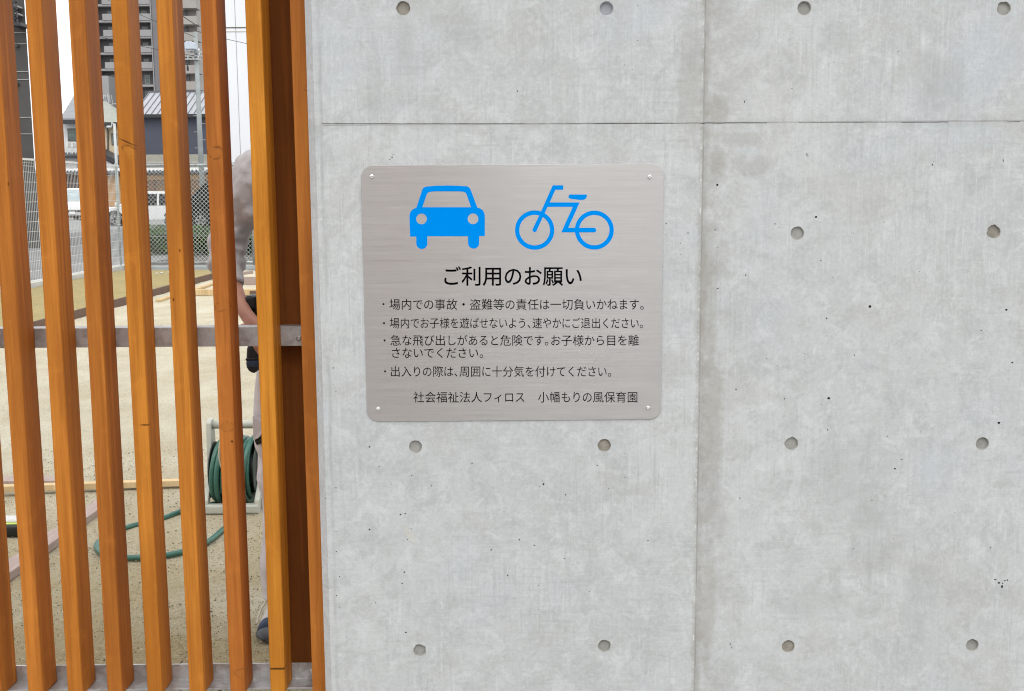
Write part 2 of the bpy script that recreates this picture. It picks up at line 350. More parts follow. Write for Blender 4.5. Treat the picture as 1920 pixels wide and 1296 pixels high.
M_reeld = simple('reel_drum_dark', (0.02,0.035,0.03), 0.5); M_cord = simple('jute_cord', (0.42,0.36,0.24), 0.9, var=0.3, scale=90)
M_leaf = foliage(); M_core = simple('hedge_core_shade', (0.014,0.022,0.009), 0.95, var=0.5, scale=9, spec=0.0)
M_grey = cloth('grey_sweatshirt', (0.47,0.455,0.465,1)); M_trou = cloth('pale_work_trousers', (0.60,0.565,0.575,1), 11)
M_skin = simple('skin', (0.40,0.19,0.135), 0.5, var=0.12, scale=25); M_hair = simple('hair', (0.015,0.012,0.01), 0.6)
M_black = simple('black_nylon', (0.014,0.017,0.022), 0.6, var=0.35, scale=30, bump=0.15); M_blk2 = simple('black_leather', (0.008,0.010,0.010), 0.42)
M_navy = simple('navy_canvas', (0.028,0.045,0.085), 0.8, var=0.2, scale=60); M_rub = simple('dark_rubber', (0.055,0.06,0.07), 0.4, var=0.4, scale=40)
M_canv = simple('pale_canvas', (0.52,0.51,0.50), 0.85, var=0.12, scale=60); M_lace = simple('lace', (0.62,0.59,0.50), 0.9)
M_lime = simple('lime_stripe', (0.55,0.75,0.12), 0.5); M_white = simple('white_paint', (0.80,0.81,0.82), 0.4, var=0.03)
M_carw = simple('white_car_paint', (0.78,0.79,0.80), 0.22, var=0.02); M_card = simple('black_car_paint', (0.012,0.013,0.016), 0.2)
M_glass = simple('car_glass', (0.02,0.024,0.028), 0.06, var=0.3, scale=1.2); M_glass_sky = simple('windscreen', (0.33,0.40,0.42), 0.06, var=0.2, scale=1.5)  # the windscreen's pale colour paints in a reflection of the sky
M_tyre = simple('tyre', (0.02,0.02,0.02), 0.8); M_rim = simple('alloy_rim', (0.6,0.61,0.62), 0.3, 0.8); M_lamp = simple('headlight_lens', (0.55,0.58,0.6), 0.1)
M_tiled = simple('dark_roof_tile', (0.10,0.108,0.13), 0.5, var=0.2, scale=3); M_plast = simple('white_plaster', (0.80,0.80,0.79), 0.8, var=0.05)
M_tan = simple('tan_boards', (0.44,0.25,0.11), 0.7, var=0.25, scale=4, stretch=(6,1,0.6)); M_maroon = simple('maroon_boards', (0.085,0.05,0.042), 0.7, var=0.2, scale=5)
M_brown = simple('brown_lattice', (0.20,0.11,0.06), 0.7, var=0.35, scale=3)
M_dkside = simple('dark_siding', (0.072,0.068,0.064), 0.75, var=0.16, scale=1.2); M_join = simple('pale_joint', (0.34,0.34,0.33), 0.7)
M_hwhite = simple('white_render', (0.66,0.67,0.68), 0.8, var=0.05, scale=2); M_cream = simple('cream_render', (0.62,0.52,0.36), 0.8, var=0.06, scale=2)
M_slate = simple('grey_slate', (0.25,0.26,0.27), 0.6, var=0.14, scale=3); M_oliver = simple('olive_slate', (0.30,0.32,0.28), 0.6, var=0.12, scale=3)
M_gutter = simple('dark_gutter', (0.035,0.035,0.04), 0.5); M_win = simple('window_glass', (0.10,0.13,0.12), 0.1, var=0.4, scale=2)
M_wframe = simple('window_frame', (0.12,0.105,0.085), 0.5); M_ac = simple('ac_white', (0.66,0.66,0.64), 0.5); M_acg = simple('ac_grille', (0.33,0.34,0.33), 0.6)
M_navyw = simple('blue_grey_siding', (0.085,0.093,0.125), 0.7, var=0.08, scale=2); M_metal = simple('seam_metal_roof', (0.36,0.37,0.40), 0.45, 0.1, var=0.08, scale=2)
M_seam = simple('roof_seam', (0.12,0.125,0.14), 0.5); M_beigew = simple('beige_block', (0.42,0.40,0.34), 0.8, var=0.1, scale=3); M_cblock = simple('grey_block', (0.34,0.36,0.35), 0.85, var=0.12, scale=4)
M_apt = simple('apartment_wall', (0.185,0.18,0.188), 0.8, var=0.08, scale=0.4); M_aptl = simple('apartment_parapet', (0.305,0.30,0.305), 0.8, var=0.07, scale=0.4)
M_aptd = simple('apartment_recess', (0.115,0.112,0.118), 0.85, var=0.15, scale=0.5); M_aptb = simple('apartment_beige', (0.34,0.32,0.30), 0.8, var=0.08, scale=0.4)
M_panel = simple('white_metal_panel', (0.76,0.78,0.80), 0.5, var=0.02, scale=0.6); M_pjoint = simple('panel_joint', (0.10,0.09,0.08), 0.7)
M_pole = simple('concrete_pole', (0.30,0.33,0.33), 0.8, var=0.15, scale=2); M_tbox = simple('pale_blue_box', (0.52,0.58,0.66), 0.5); M_cable = simple('cable', (0.03,0.03,0.03), 0.6)
M_lpole = simple('grey_lamp_post', (0.48,0.50,0.49), 0.5)
M_fpost = simple('green_grey_post', (0.26,0.31,0.29), 0.6)

# ------------------------------------------------------------------ concrete wall
WX0, WX1, WZ, WD, CH = -0.905, 3.6, 2.6, 0.20, 0.018
mb = MB()
prof = [(WX0, CH), (WX0+CH, 0.0), (WX1, 0.0), (WX1, WD), (WX0, WD)]
n = len(prof)
mb.add([(x, y, 0.0) for x, y in prof]+[(x, y, WZ) for x, y in prof],
       [tuple(range(n)), tuple(range(n, 2*n))]+[(i, (i+1) % n, n+(i+1) % n, n+i) for i in range(n)])
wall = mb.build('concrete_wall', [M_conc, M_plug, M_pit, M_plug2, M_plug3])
tag(wall, 'pale grey board-formed concrete wall with round tie holes carrying the metal notice', 'wall')
cut = MB()
HOLES = [(756,15.5),(1137,16),(1508,15.5),(1882,16),(1495,437.5),(1863,435),(779,838),(1133,835.5),(1484,832),(1842,832),(787,1219.5),(1133,1211),(1478,1212),(1823,1210)]
hp = [at(x, y, 0.0) for x, y in HOLES]
hp += [Vector((0.225+0.45*k, 0, 1.789-0.502*r)) for k in range(4, 7) for r in range(4)]
for kq_, q in enumerate(hp):
    rings = []; hd = random.uniform(0.0045, 0.0085); ca_ = random.choice((0.6, 0.8, 1.0, 1.5, 2.0)); ox_, oz_ = random.uniform(-.0006, .0006), random.uniform(-.0006, .0006)
    for (yy, rr, amp) in ((-0.004, 0.0164, 0.0), (0.0, 0.0157, 0.0008*ca_), (0.0014, 0.0146, 0.0005*ca_), (hd, 0.0137, 0.0003)):
        rg = []
        for j in range(44):
            a = 2*math.pi*j/44
            nz = mnoise.noise(Vector((math.cos(a)*2.6+q.x*13, math.sin(a)*2.6+q.z*17, 0.3+yy*40)))
            rr2 = rr+amp*nz*1.6
            rg.append((q.x+rr2*math.cos(a)+(ox_ if yy > 0.002 else 0), yy, q.z+rr2*math.sin(a)+(oz_ if yy > 0.002 else 0)))
        rings.append(rg)
    cut.cur = {0: 3, 1: 4, 5: 3, 7: 3, 12: 3}.get(kq_, 1); cut.loft(rings)
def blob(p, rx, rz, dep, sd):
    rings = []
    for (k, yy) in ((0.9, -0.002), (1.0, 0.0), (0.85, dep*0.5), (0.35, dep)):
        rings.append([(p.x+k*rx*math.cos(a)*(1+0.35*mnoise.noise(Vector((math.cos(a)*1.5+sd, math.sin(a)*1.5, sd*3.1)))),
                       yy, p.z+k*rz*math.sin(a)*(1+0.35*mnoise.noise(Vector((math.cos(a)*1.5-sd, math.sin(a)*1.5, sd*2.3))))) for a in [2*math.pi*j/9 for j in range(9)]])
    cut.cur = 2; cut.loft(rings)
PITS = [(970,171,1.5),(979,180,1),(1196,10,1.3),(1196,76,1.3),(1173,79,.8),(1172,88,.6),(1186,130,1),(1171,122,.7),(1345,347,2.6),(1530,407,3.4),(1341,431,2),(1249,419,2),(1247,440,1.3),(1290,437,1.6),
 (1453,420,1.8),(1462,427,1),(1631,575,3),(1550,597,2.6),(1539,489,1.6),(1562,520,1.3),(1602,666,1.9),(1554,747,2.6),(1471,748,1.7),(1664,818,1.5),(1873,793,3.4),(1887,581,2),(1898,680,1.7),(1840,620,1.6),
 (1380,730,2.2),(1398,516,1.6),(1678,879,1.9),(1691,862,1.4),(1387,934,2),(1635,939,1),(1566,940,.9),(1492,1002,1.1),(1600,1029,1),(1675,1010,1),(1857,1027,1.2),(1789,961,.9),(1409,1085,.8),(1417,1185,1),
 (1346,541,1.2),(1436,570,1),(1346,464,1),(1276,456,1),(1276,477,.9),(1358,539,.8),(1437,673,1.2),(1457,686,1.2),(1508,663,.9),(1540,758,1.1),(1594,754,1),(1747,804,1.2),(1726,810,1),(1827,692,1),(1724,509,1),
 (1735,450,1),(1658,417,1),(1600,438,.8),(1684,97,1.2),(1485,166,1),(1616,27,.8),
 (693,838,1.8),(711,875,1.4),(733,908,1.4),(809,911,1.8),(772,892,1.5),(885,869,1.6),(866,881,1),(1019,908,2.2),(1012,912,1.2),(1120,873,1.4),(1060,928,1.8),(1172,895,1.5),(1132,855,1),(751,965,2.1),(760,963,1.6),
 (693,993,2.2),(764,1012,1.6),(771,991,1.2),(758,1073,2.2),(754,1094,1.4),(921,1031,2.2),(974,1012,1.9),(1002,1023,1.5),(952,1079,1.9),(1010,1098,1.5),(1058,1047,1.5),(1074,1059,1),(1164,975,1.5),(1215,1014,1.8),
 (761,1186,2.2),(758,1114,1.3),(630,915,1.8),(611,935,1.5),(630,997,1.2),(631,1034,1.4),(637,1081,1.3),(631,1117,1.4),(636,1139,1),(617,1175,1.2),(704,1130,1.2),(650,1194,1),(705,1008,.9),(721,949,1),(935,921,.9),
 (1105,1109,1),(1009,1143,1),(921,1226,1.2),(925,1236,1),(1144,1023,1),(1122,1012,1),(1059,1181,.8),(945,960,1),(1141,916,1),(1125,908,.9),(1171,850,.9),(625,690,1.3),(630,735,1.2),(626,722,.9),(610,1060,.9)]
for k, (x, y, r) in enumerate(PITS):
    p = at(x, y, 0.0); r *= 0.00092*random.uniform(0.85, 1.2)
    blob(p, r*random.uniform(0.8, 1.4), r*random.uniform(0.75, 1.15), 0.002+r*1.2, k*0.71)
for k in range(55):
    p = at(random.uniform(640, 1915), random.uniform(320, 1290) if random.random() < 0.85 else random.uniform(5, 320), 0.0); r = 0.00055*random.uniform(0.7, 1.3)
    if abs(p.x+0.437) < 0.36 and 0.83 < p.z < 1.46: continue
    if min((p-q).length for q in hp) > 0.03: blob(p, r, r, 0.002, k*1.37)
# larger chips: crow-foot scar on the right, small scuffs below the level joint
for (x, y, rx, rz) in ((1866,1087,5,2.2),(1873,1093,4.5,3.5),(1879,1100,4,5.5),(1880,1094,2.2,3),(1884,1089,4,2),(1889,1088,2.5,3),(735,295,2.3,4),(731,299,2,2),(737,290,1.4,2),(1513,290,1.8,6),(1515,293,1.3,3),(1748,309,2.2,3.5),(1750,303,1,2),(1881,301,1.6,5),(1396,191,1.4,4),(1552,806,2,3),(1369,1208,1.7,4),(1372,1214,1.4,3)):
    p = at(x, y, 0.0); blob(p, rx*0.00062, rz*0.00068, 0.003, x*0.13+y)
# broken level joint between the form panels
zj = lambda px: at(px, 232 if px < 1320 else 231-(px-1320)*0.004, 0.0).z
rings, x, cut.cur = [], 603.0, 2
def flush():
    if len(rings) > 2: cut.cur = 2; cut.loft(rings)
    rings.clear()
while x < 1918:
    b0 = 0.62 if x < 960 else 0.42 if x < 1110 else 0.70 if x < 1240 else 0.34 if x < 1318 else 0.95 if x < 1440 else -0.1 if x < 1495 else 0.62 if x < 1620 else 0.40 if x < 1690 else 1.0 if x < 1780 else -0.4 if x < 1884 else 0.8
    v = b0+mnoise.noise(Vector((x*0.021, 3.3, 0)))*0.35+mnoise.noise(Vector((x*0.11, 1.3, 0)))*0.3
    th = min(0.0008, 0.0008*v)
    if th < 0.00012: flush()
    else:
        q = at(x, 231, 0.0).x; z = zj(x)+0.0006*mnoise.noise(Vector((x*0.05, 8.1, 0)))
        rings.append([(q, -0.002, z-th), (q, -0.002, z+th), (q, 0.0035, z+th), (q, 0.0035, z-th)])
    x += 5
flush()
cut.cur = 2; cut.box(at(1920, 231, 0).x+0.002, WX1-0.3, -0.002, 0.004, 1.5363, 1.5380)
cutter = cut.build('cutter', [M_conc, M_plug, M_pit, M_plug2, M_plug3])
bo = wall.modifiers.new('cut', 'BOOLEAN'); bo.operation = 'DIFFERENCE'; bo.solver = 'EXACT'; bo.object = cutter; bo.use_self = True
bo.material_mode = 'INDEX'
bpy.context.view_layer.update()
dg = bpy.context.evaluated_depsgraph_get()
me = bpy.data.meshes.new_from_object(wall.evaluated_get(dg), depsgraph=dg)
wall.modifiers.clear(); wall.data = me; bpy.data.objects.remove(cutter)

# ------------------------------------------------------------------ the notice
SY = -0.0026
sign = empty('notice_sign', (-0.437, 0, 1.1475), 'brushed steel notice with blue car and bicycle symbols screwed to the concrete wall', 'sign')
def rrect(x0, x1, z0, z1, r, n=10):
    out = []
    for cx, cz, a0 in ((x1-r, z1-r, 0), (x0+r, z1-r, 90), (x0+r, z0+r, 180), (x1-r, z0+r, 270)):
        out += [(cx+r*math.cos(R(a0+90*i/n)), cz+r*math.sin(R(a0+90*i/n))) for i in range(n+1)]
    return out
pl = MB().prism(rrect(-0.7840, -0.0905, 0.8488, 1.4452, 0.028), SY, SY+0.0018)
pl.build('plate', M_steel, sign, bevel=0.0002)
def flat(name, polys, y, mt, parent, join=None):
    """even-odd filled outline in the X,Z plane printed at depth y"""
    mbx = join or MB()
    cu = bpy.data.curves.new('c', 'CURVE'); cu.dimensions = '2D'; cu.fill_mode = 'BOTH'
    for po in polys:
        sp = cu.splines.new('POLY'); sp.points.add(len(po)-1); sp.use_cyclic_u = True
        for i, (a, b) in enumerate(po): sp.points[i].co = (a, b, 0, 1)
    ob = bpy.data.objects.new('c', cu); col.objects.link(ob); bpy.context.view_layer.update()
    dgx = bpy.context.evaluated_depsgraph_get(); me_ = bpy.data.meshes.new_from_object(ob.evaluated_get(dgx))
    mbx.add([(v.co.x, y, v.co.y) for v in me_.vertices], [tuple(p.vertices) for p in me_.polygons])
    bpy.data.objects.remove(ob); bpy.data.curves.remove(cu); bpy.data.meshes.remove(me_)
    return mbx if join is not None else mbx.build(name, mt, parent)
def zp(pts, ox, oy, k): return [(lambda q: (q.x, q.z))(at(ox+x/k, oy+y/k, SY)) for x, y in pts]
def circ(cx, cy, r, n=40): return [(cx+r*math.cos(2*math.pi*i/n), cy+r*math.sin(2*math.pi*i/n)) for i in range(n)]
C6 = lambda p: zp(p, 660, 290, 6.4)
def arc(cx, cy, r, a0, a1, n=8): return [(cx+r*math.cos(R(a0+(a1-a0)*i/n)), cy+r*math.sin(R(a0+(a1-a0)*i/n))) for i in range(n+1)]
outer = [(772,640),(838,440)]+arc(905,452,70,195,255,5)+[(1000,374),(1140,371),(1260,373)]+arc(1358,450,72,285,335,5)+[(1505,638)]+arc(1497,735,97,-82,0,7)+[(1594,978),(1526,978),(1526,1062)]+arc(1459,1062,67,0,180,12)+[(1391,980),(904,980),(904,1066)]+arc(838,1066,67,0,180,12)+[(771,984),(697,984),(690,735)]+arc(785,735,95,180,262,7)
win = [(845,632),(892,490),(912,455),(945,446),(1000,441),(1290,441),(1340,447),(1364,458),(1380,490),(1428,632)]
flat('car_symbol', [C6(outer), C6(win), C6(circ(834,772,64)), C6(circ(1452,771,64))], SY-0.0003, M_blue, sign)
B6 = lambda p: zp(p, 950, 290, 6.1935)
bk = MB()
flat('', [B6(circ(325,877,228,56)), B6(circ(325,877,178,56))], SY-0.0003, None, None, bk)
flat('', [B6(circ(1018,877,226,56)), B6(circ(1018,877,176,56))], SY-0.0003, None, None, bk)
fork = [(535,357),(657,357),(657,408),(565,408),(500,556),(848,556),(715,850),(1015,850)]+arc(1015,877,26,-90,90,8)+[(635,902),(768,607),(474,607),(349,882)]+arc(325,875,25,20,200,8)+[(398,665)]
flat('', [B6(fork)], SY-0.00045, None, None, bk)
flat('', [B6([(735,464),(932,464),(930,490),(915,515),(885,527),(860,528),(740,513)]+arc(741,489,24,90,250,6))], SY-0.0003, None, None, bk)
bk.build('bicycle_symbol', M_blue, sign)
_gl = {}
def glyph(ch, off):
    if (ch, off) in _gl: return _gl[ch, off]
    cu = bpy.data.curves.new('t', 'FONT'); cu.body = ch; cu.size = 1.0; cu.offset = off; cu.resolution_u = 3
    ob = bpy.data.objects.new('t', cu); col.objects.link(ob); bpy.context.view_layer.update()
    me_ = bpy.data.meshes.new_from_object(ob.evaluated_get(bpy.context.evaluated_depsgraph_get()))
    g = ([(v.co.x, v.co.y) for v in me_.vertices], [tuple(p.vertices) for p in me_.polygons])
    bpy.data.objects.remove(ob); bpy.data.curves.remove(cu); bpy.data.meshes.remove(me_)
    _gl[ch, off] = g; return g
def text_run(mbx, txt, x0, x1, yt, yb, off, slope=0.0):
    em = (yb-yt)/0.90; base = yb-0.075*em
    vs, fs, pen = [], [], 0.0
    for ch in txt:
        k = ord(ch); kana = 0x3040 <= k <= 0x30ff and ch != '・'; punct = ch in '、。'
        adv, sx = (0.5, 1.0) if punct else ((0.93, 0.95) if kana else (1.0, 1.0))
        gv, gf = glyph(ch, off); o = len(vs)
        vs += [(pen+(gx-0.5)*sx+0.5-(1-adv)/2 if not punct else pen+gx, gy) for gx, gy in gv]
        fs += [tuple(i+o for i in f) for f in gf]; pen += adv
    a, b = min(v[0] for v in vs), max(v[0] for v in vs)
    out = []
    for gx, gy in vs:
        px = x0+(gx-a)/(b-a)*(x1-x0); out.append(at(px, base-gy*em+slope*(px-x0), SY-0.0003))
    mbx.add(out, fs)
def dot(mbx, x, y, r=2.0): 
    q = [at(x+r*math.cos(a), y+r*math.sin(a), SY-0.0003) for a in [2*math.pi*i/12 for i in range(12)]]
    mbx.add(q, [tuple(range(12))])
LINES = [([('ご利用のお願い', 833, 1091)], 500.5, 535.5, 0.010, None),
 ([('場内での事故・盗難等の責任は一切負いかねます。', 730, 1207)], 561, 581, 0.0, (719, 570.5)),
 ([('場内でお子様を遊ばせないよう、速やかにご退出ください。', 731, 1205.5)], 596.3, 615.8, 0.0, (720, 606)),
 ([('急な飛び出しがあると危険です。お子様から目を離', 732, 1198)], 628.5, 648.3, 0.0, (721, 638.5)),
 ([('さないでください。', 735, 906)], 652, 671.7, 0.0, None),
 ([('出入りの際は、周囲に十分気を付けてください。', 733, 1146)], 687, 706.6, 0.0, (722, 696.5)),
 ([('社会福祉法人フィロス', 775, 983), ('小幡もりの風保育園', 1009, 1195)], 735, 754.8, 0.0, None)]
for runs, yt, yb, off, bul in LINES:
    mbx = MB()
    for k_, (txt, a, b) in enumerate(runs):
        if k_: mbx.build('text_line', M_ink, sign); mbx = MB()
        text_run(mbx, txt, a, b, yt, yb, off)
    if bul: dot(mbx, bul[0], bul[1], 1.9)
    mbx.build('heading_text' if yb-yt > 30 else 'text_line', M_ink, sign)
for (x, y) in ((697,331),(1218,332),(709,767),(1215,765)):
    p = at(x, y, SY); rings = []
    for r, yy in ((0.0052, 0.0), (0.0052, -0.0006), (0.0042, -0.0020), (0.0022, -0.0028)):
        rings.append([(p.x+r*math.cos(2*math.pi*i/20), SY+yy, p.z+r*math.sin(2*math.pi*i/20)) for i in range(20)])
    rings.append([(p.x+0.0016*math.cos(2*math.pi*i/20), SY-0.0016, p.z+0.0016*math.sin(2*math.pi*i/20)) for i in range(20)])
    MB().loft(rings).build('screw', M_chrome, sign, smooth=False)

# ------------------------------------------------------------------ slatted timber screen
screen = empty('slatted_fence', (-1.3, 0.10, 0.17), 'orange stained upright timber slats on galvanised rails left of the concrete wall', 'fence')
FY, SDEP, SW = 0.05, 0.090, 0.0375
zb = 0.1488
slx = {1: -1.651, 2: -1.5505, 3: -1.452, 4: -1.3536, 5: -1.2502, 6: -1.149, 7: -1.048, 8: -0.9445}
for k in range(0, -8, -1): slx[k] = -1.651+0.1005*(k-1)
KN = {1: [(17,345,.004,.0055,0),(25,205,.003,.006,0)], 2: [(100,1035,.004,.005,0)], 3: [(135,835,.005,.0058,0),(128,250,.003,.004,0)],
      4: [(239,267,.020,.0022,.47),(250,278,.015,.0020,.55),(246,284,.020,.013,.4),(272,797,.012,.002,0)], 5: [(325,562,.002,.004,0),(337,470,.002,.0035,.0)], 6: [(403,287,.019,.015,-0.1),(418,575,.020,.011,-0.15),(427,800,.016,.012,0),(435,828,.003,.003,0),(455,1262,.022,.011,-0.05),(462,1012,.003,.008,0)],
      7: [(520,1254,.03,.0028,0)], 8: [(574,165,.006,.007,0)]}
tones = {1: (0.94, 0.0), 2: (1.04, 0.2), 3: (0.88, -0.05), 4: (1.10, 0.5), 5: (1.04, 0.35), 6: (0.86, -0.4), 7: (1.16, 0.9), 8: (0.86, -0.2)}
for k in sorted(slx):
    x = slx[k]; tv, hu = tones.get(k, (1.0, random.uniform(-0.1, 0.4)))
    tv *= 1.2; lo = (0.285*tv, (0.0875+0.012*hu)*tv, (0.012-0.003*hu)*tv, 1); hi = (0.47*tv, (0.171+0.024*hu)*tv, (0.026-0.006*hu)*tv, 1)
    kn = []
    for (px, py, rx, rz, tl) in KN.get(k, []):
        q = at(px, py, FY); kn.append((q.x, FY, q.z, rx, rz, tl))
    mt = wood('stained_slat', lo, hi, kn, seed=k*1.37+20)
    s = MB(); rot = Matrix.Translation((x+SW/2, FY, 0)) @ Matrix.Rotation(R(random.uniform(-0.5, 0.5)), 4, 'Z')
    # a slightly bowed board built in short lengths
    zs = [zb+i*(2.45-zb)/10 for i in range(11)]; ph = random.uniform(0, 6)
    rings = []
    for z in zs:
        dx = 0.0012*math.sin(z*1.7+ph)
        rings.append([rot @ Vector(q) for q in ((-SW/2+dx, 0, z), (SW/2+dx, 0, z), (SW/2+dx, SDEP, z), (-SW/2+dx, SDEP, z))])
    s.loft(rings); s.build('slat', mt, screen, bevel=0.0035)
xl, xr = -2.45, -0.917
b = MB(); b.prism([(FY+SDEP, 1.011), (FY+SDEP+0.005, 1.011), (FY+SDEP+0.005, 1.054), (FY+SDEP+0.045, 1.054), (FY+SDEP+0.045, 1.059), (FY+SDEP, 1.059)], xl, xr, 'x')
rail = b.build('rail', M_galv, screen, bevel=0.0006)
b = MB(); b.prism([(FY+SDEP+0.005, 0.1435), (FY+SDEP+0.005, 0.190), (FY+SDEP, 0.190), (FY+SDEP, 0.1485), (FY+SDEP-0.052, 0.1485), (FY+SDEP-0.052, 0.1435)], xl, xr, 'x')
rail2 = b.build('rail', M_galv, screen, bevel=0.0006)
for rl, (px, py) in ((rail, (561, 634)), (rail2, (584, 1258))):
    p = at(px, py, FY+SDEP); bb = MB()
    bb.loft([[(p.x+r*math.cos(2*math.pi*i/16), p.y+yy, p.z+r*math.sin(2*math.pi*i/16)) for i in range(16)] for r, yy in ((0.0085, 0), (0.0085, -0.0012), (0.0068, -0.0014), (0.0062, -0.0055), (0.004, -0.0075))])
    o = bb.build('bolt', M_galvp, rl)
    o.matrix_parent_inverse = rl.matrix_world.inverted() if False else Matrix.Identity(4)
# children of the rails: keep world placement (rails carry only a parent-inverse translation)
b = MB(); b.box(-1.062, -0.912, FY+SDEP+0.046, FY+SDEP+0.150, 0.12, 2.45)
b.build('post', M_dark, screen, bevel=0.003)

# ------------------------------------------------------------------ ground sheets
def sheet(name, x0, x1, y0, y1, z, mt, k='structure', nx=1, ny=1):
    s = MB()
    for i in range(nx):
        for j in range(ny):
            xa, xb, ya, yb = x0+(x1-x0)*i/nx, x0+(x1-x0)*(i+1)/nx, y0+(y1-y0)*j/ny, y0+(y1-y0)*(j+1)/ny
            s.add([(xa, ya, z), (xb, ya, z), (xb, yb, z), (xa, yb, z)], [(0, 1, 2, 3)])
    return kind(s.build(name, mt), k)
sheet('ground', -420, 420, -420, 420, -0.016, M_ground)
sheet('pavement', -40, 40, -30, 0.0, -0.008, M_front)
# sand yard with gentle lumps
s = MB(); nx, ny = 60, 170; X0, X1, Y0, Y1 = -5.36, 1.2, 0.0, 18.2
vs = []
for j in range(ny+1):
    for i in range(nx+1):
        xx = X0+(X1-X0)*i/nx; yy = Y0+(Y1-Y0)*(j/ny)**1.6
        vs.append((xx, yy, -0.002+0.010*mnoise.fractal(Vector((xx*2.2, yy*2.2, 0)), 1.0, 2.0, 4)))
s.add(vs, [(j*(nx+1)+i, j*(nx+1)+i+1, (j+1)*(nx+1)+i+1, (j+1)*(nx+1)+i) for j in range(ny) for i in range(nx)])
kind(s.build('sand_yard', M_sand, smooth=True), 'structure')
s = MB(); vs = []; nx, ny = 26, 130; X0, X1, Y0, Y1 = -7.62, -5.36, 5.0, 18.3
for j in range(ny+1):
    for i in range(nx+1):
        xx = X0+(X1-X0)*i/nx; yy = Y0+(Y1-Y0)*j/ny
        vs.append((xx, yy, 0.008+0.012*mnoise.fractal(Vector((xx*2.5, yy*2.5, 4)), 1.0, 2.0, 5)))
s.add(vs, [(j*(nx+1)+i, j*(nx+1)+i+1, (j+1)*(nx+1)+i+1, (j+1)*(nx+1)+i) for j in range(ny) for i in range(nx)])
kind(s.build('lawn', M_lawn, smooth=True), 'structure')
g = MB()
_o = (1+5**0.5)/2
ico_v = [(-1,_o,0),(1,_o,0),(-1,-_o,0),(1,-_o,0),(0,-1,_o),(0,1,_o),(0,-1,-_o),(0,1,-_o),(_o,0,-1),(_o,0,1),(-_o,0,-1),(-_o,0,1)]
ico_f = [(0,11,5),(0,5,1),(0,1,7),(0,7,10),(0,10,11),(1,5,9),(5,11,4),(11,10,2),(10,7,6),(7,1,8),(3,9,4),(3,4,2),(3,2,6),(3,6,8),(3,8,9),(4,9,5),(2,4,11),(6,2,10),(8,6,7),(9,8,1)]
for k in range(16000):
    y = 0.25+3.2*random.random()**1.5; x = random.uniform(-3.0, -0.95); r = random.choice((0.0016, 0.002, 0.0026, 0.0034))*random.uniform(0.6, 1.15)*0.48
    M = Matrix.Translation((x, y, 0.004)) @ Matrix.Rotation(random.uniform(0, 6), 4, 'Z') @ Matrix.Diagonal((r*random.uniform(.8, 1.6), r, r*0.8, 1))
    g.cur = random.choice((0, 0, 0, 0, 1, 2, 2)); g.add(ico_v, ico_f, M)
kind(g.build('gravel', [simple('grit_tan', (0.40,0.33,0.20), 0.9), simple('grit_pale', (0.54,0.49,0.37), 0.9), simple('grit_dark', (0.10,0.085,0.06), 0.9)], smooth=False), 'stuff')
sheet('road', -17.0, -9.3, -30, 200, -0.004, M_road)
sheet('parking_lot', -60, 30, 34, 200, -0.008, M_lot)
sheet('footpath', -9.3, -7.85, -30, 33, 0.0, M_walk)
kind(MB().box(-7.85, -7.64, -2, 19.0, -0.05, 0.085).build('kerb', M_kerb, bevel=0.01), 'structure')

# ------------------------------------------------------------------ yard: edging, timbers, hose
def plank(name, a, b, wd, h, mt, label, group=None, cat='board'):
    return tag(MB().beam(a, b, wd, h).build(name, mt, bevel=min(wd, h)*0.06, origin=a), label, cat, group)
plank('edging_board', (-5.37, 5.2, -0.02), (-5.32, 17.9, -0.02), 0.03, 0.115, M_compd, 'long dark brown edging board set upright between dry lawn and sand', 'timbers and boards lying on the sand', 'edging board')
a, b_ = at(297, 566, Z=0.0), at(410, 531, Z=0.0)
plank('batten', (a.x, a.y, 0.0), (b_.x, b_.y, 0.0), 0.07, 0.03, M_pale, 'pale thin batten lying close along the dark edging board', 'timbers and boards lying on the sand', 'batten')
a, b_ = at(352, 554, Z=0.0), at(560, 554, Z=0.0)
plank('timber_beam', (a.x, a.y, 0.0), (b_.x+1.2, b_.y, 0.0), 0.09, 0.085, M_pale, 'pale square timber beam lying across the sand behind the worker', 'timbers and boards lying on the sand', 'timber')
a, b_ = at(425, 534, Z=0.0), at(560, 534, Z=0.0)
plank('edging_board', (a.x, a.y, 0.0), (b_.x+1.5, b_.y, 0.0), 0.04, 0.12, M_comp, 'grey brown board lying across the far sand beyond the pale beam', 'timbers and boards lying on the sand', 'edging board')
a, b_ = at(420, 520, Z=0.0), at(471, 513, Z=0.0)
plank('edging_board', (a.x, a.y, 0.0), (b_.x, b_.y, 0.0), 0.09, 0.05, M_comp, 'short mauve brown board at the foot of the chain link fence post', 'timbers and boards lying on the sand', 'edging board')
a = at(473, 554, Z=0.0)
plank('timber_block', (a.x, a.y-0.12, 0.0), (a.x+0.35, a.y-0.12, 0.0), 0.08, 0.075, M_compd, 'small dark brown timber block in front of the pale beam', 'timbers and boards lying on the sand', 'block')
a, b_ = at(-60, 932, Z=0.0), at(352, 911, Z=0.0)
plank('batten', (a.x, a.y, 0.022), (b_.x, b_.y, 0.004), 0.045, 0.028, M_pale, 'long pale timber batten lying across the sand over the mauve board', 'timbers and boards lying on the sand', 'batten')
a, b_ = at(-30, 918, Z=0.0), at(112, 917, Z=0.0)
plank('edging_board', (a.x, a.y+0.09, 0.0), (b_.x, b_.y+0.09, 0.0), 0.10, 0.03, M_comp, 'short mauve board lying flat behind the long pale batten', 'timbers and boards lying on the sand', 'edging board')
p1, p2 = at(20, 1066, Z=0.02), at(206, 934, Z=0.02)
d_ = (p2-p1).normalized()
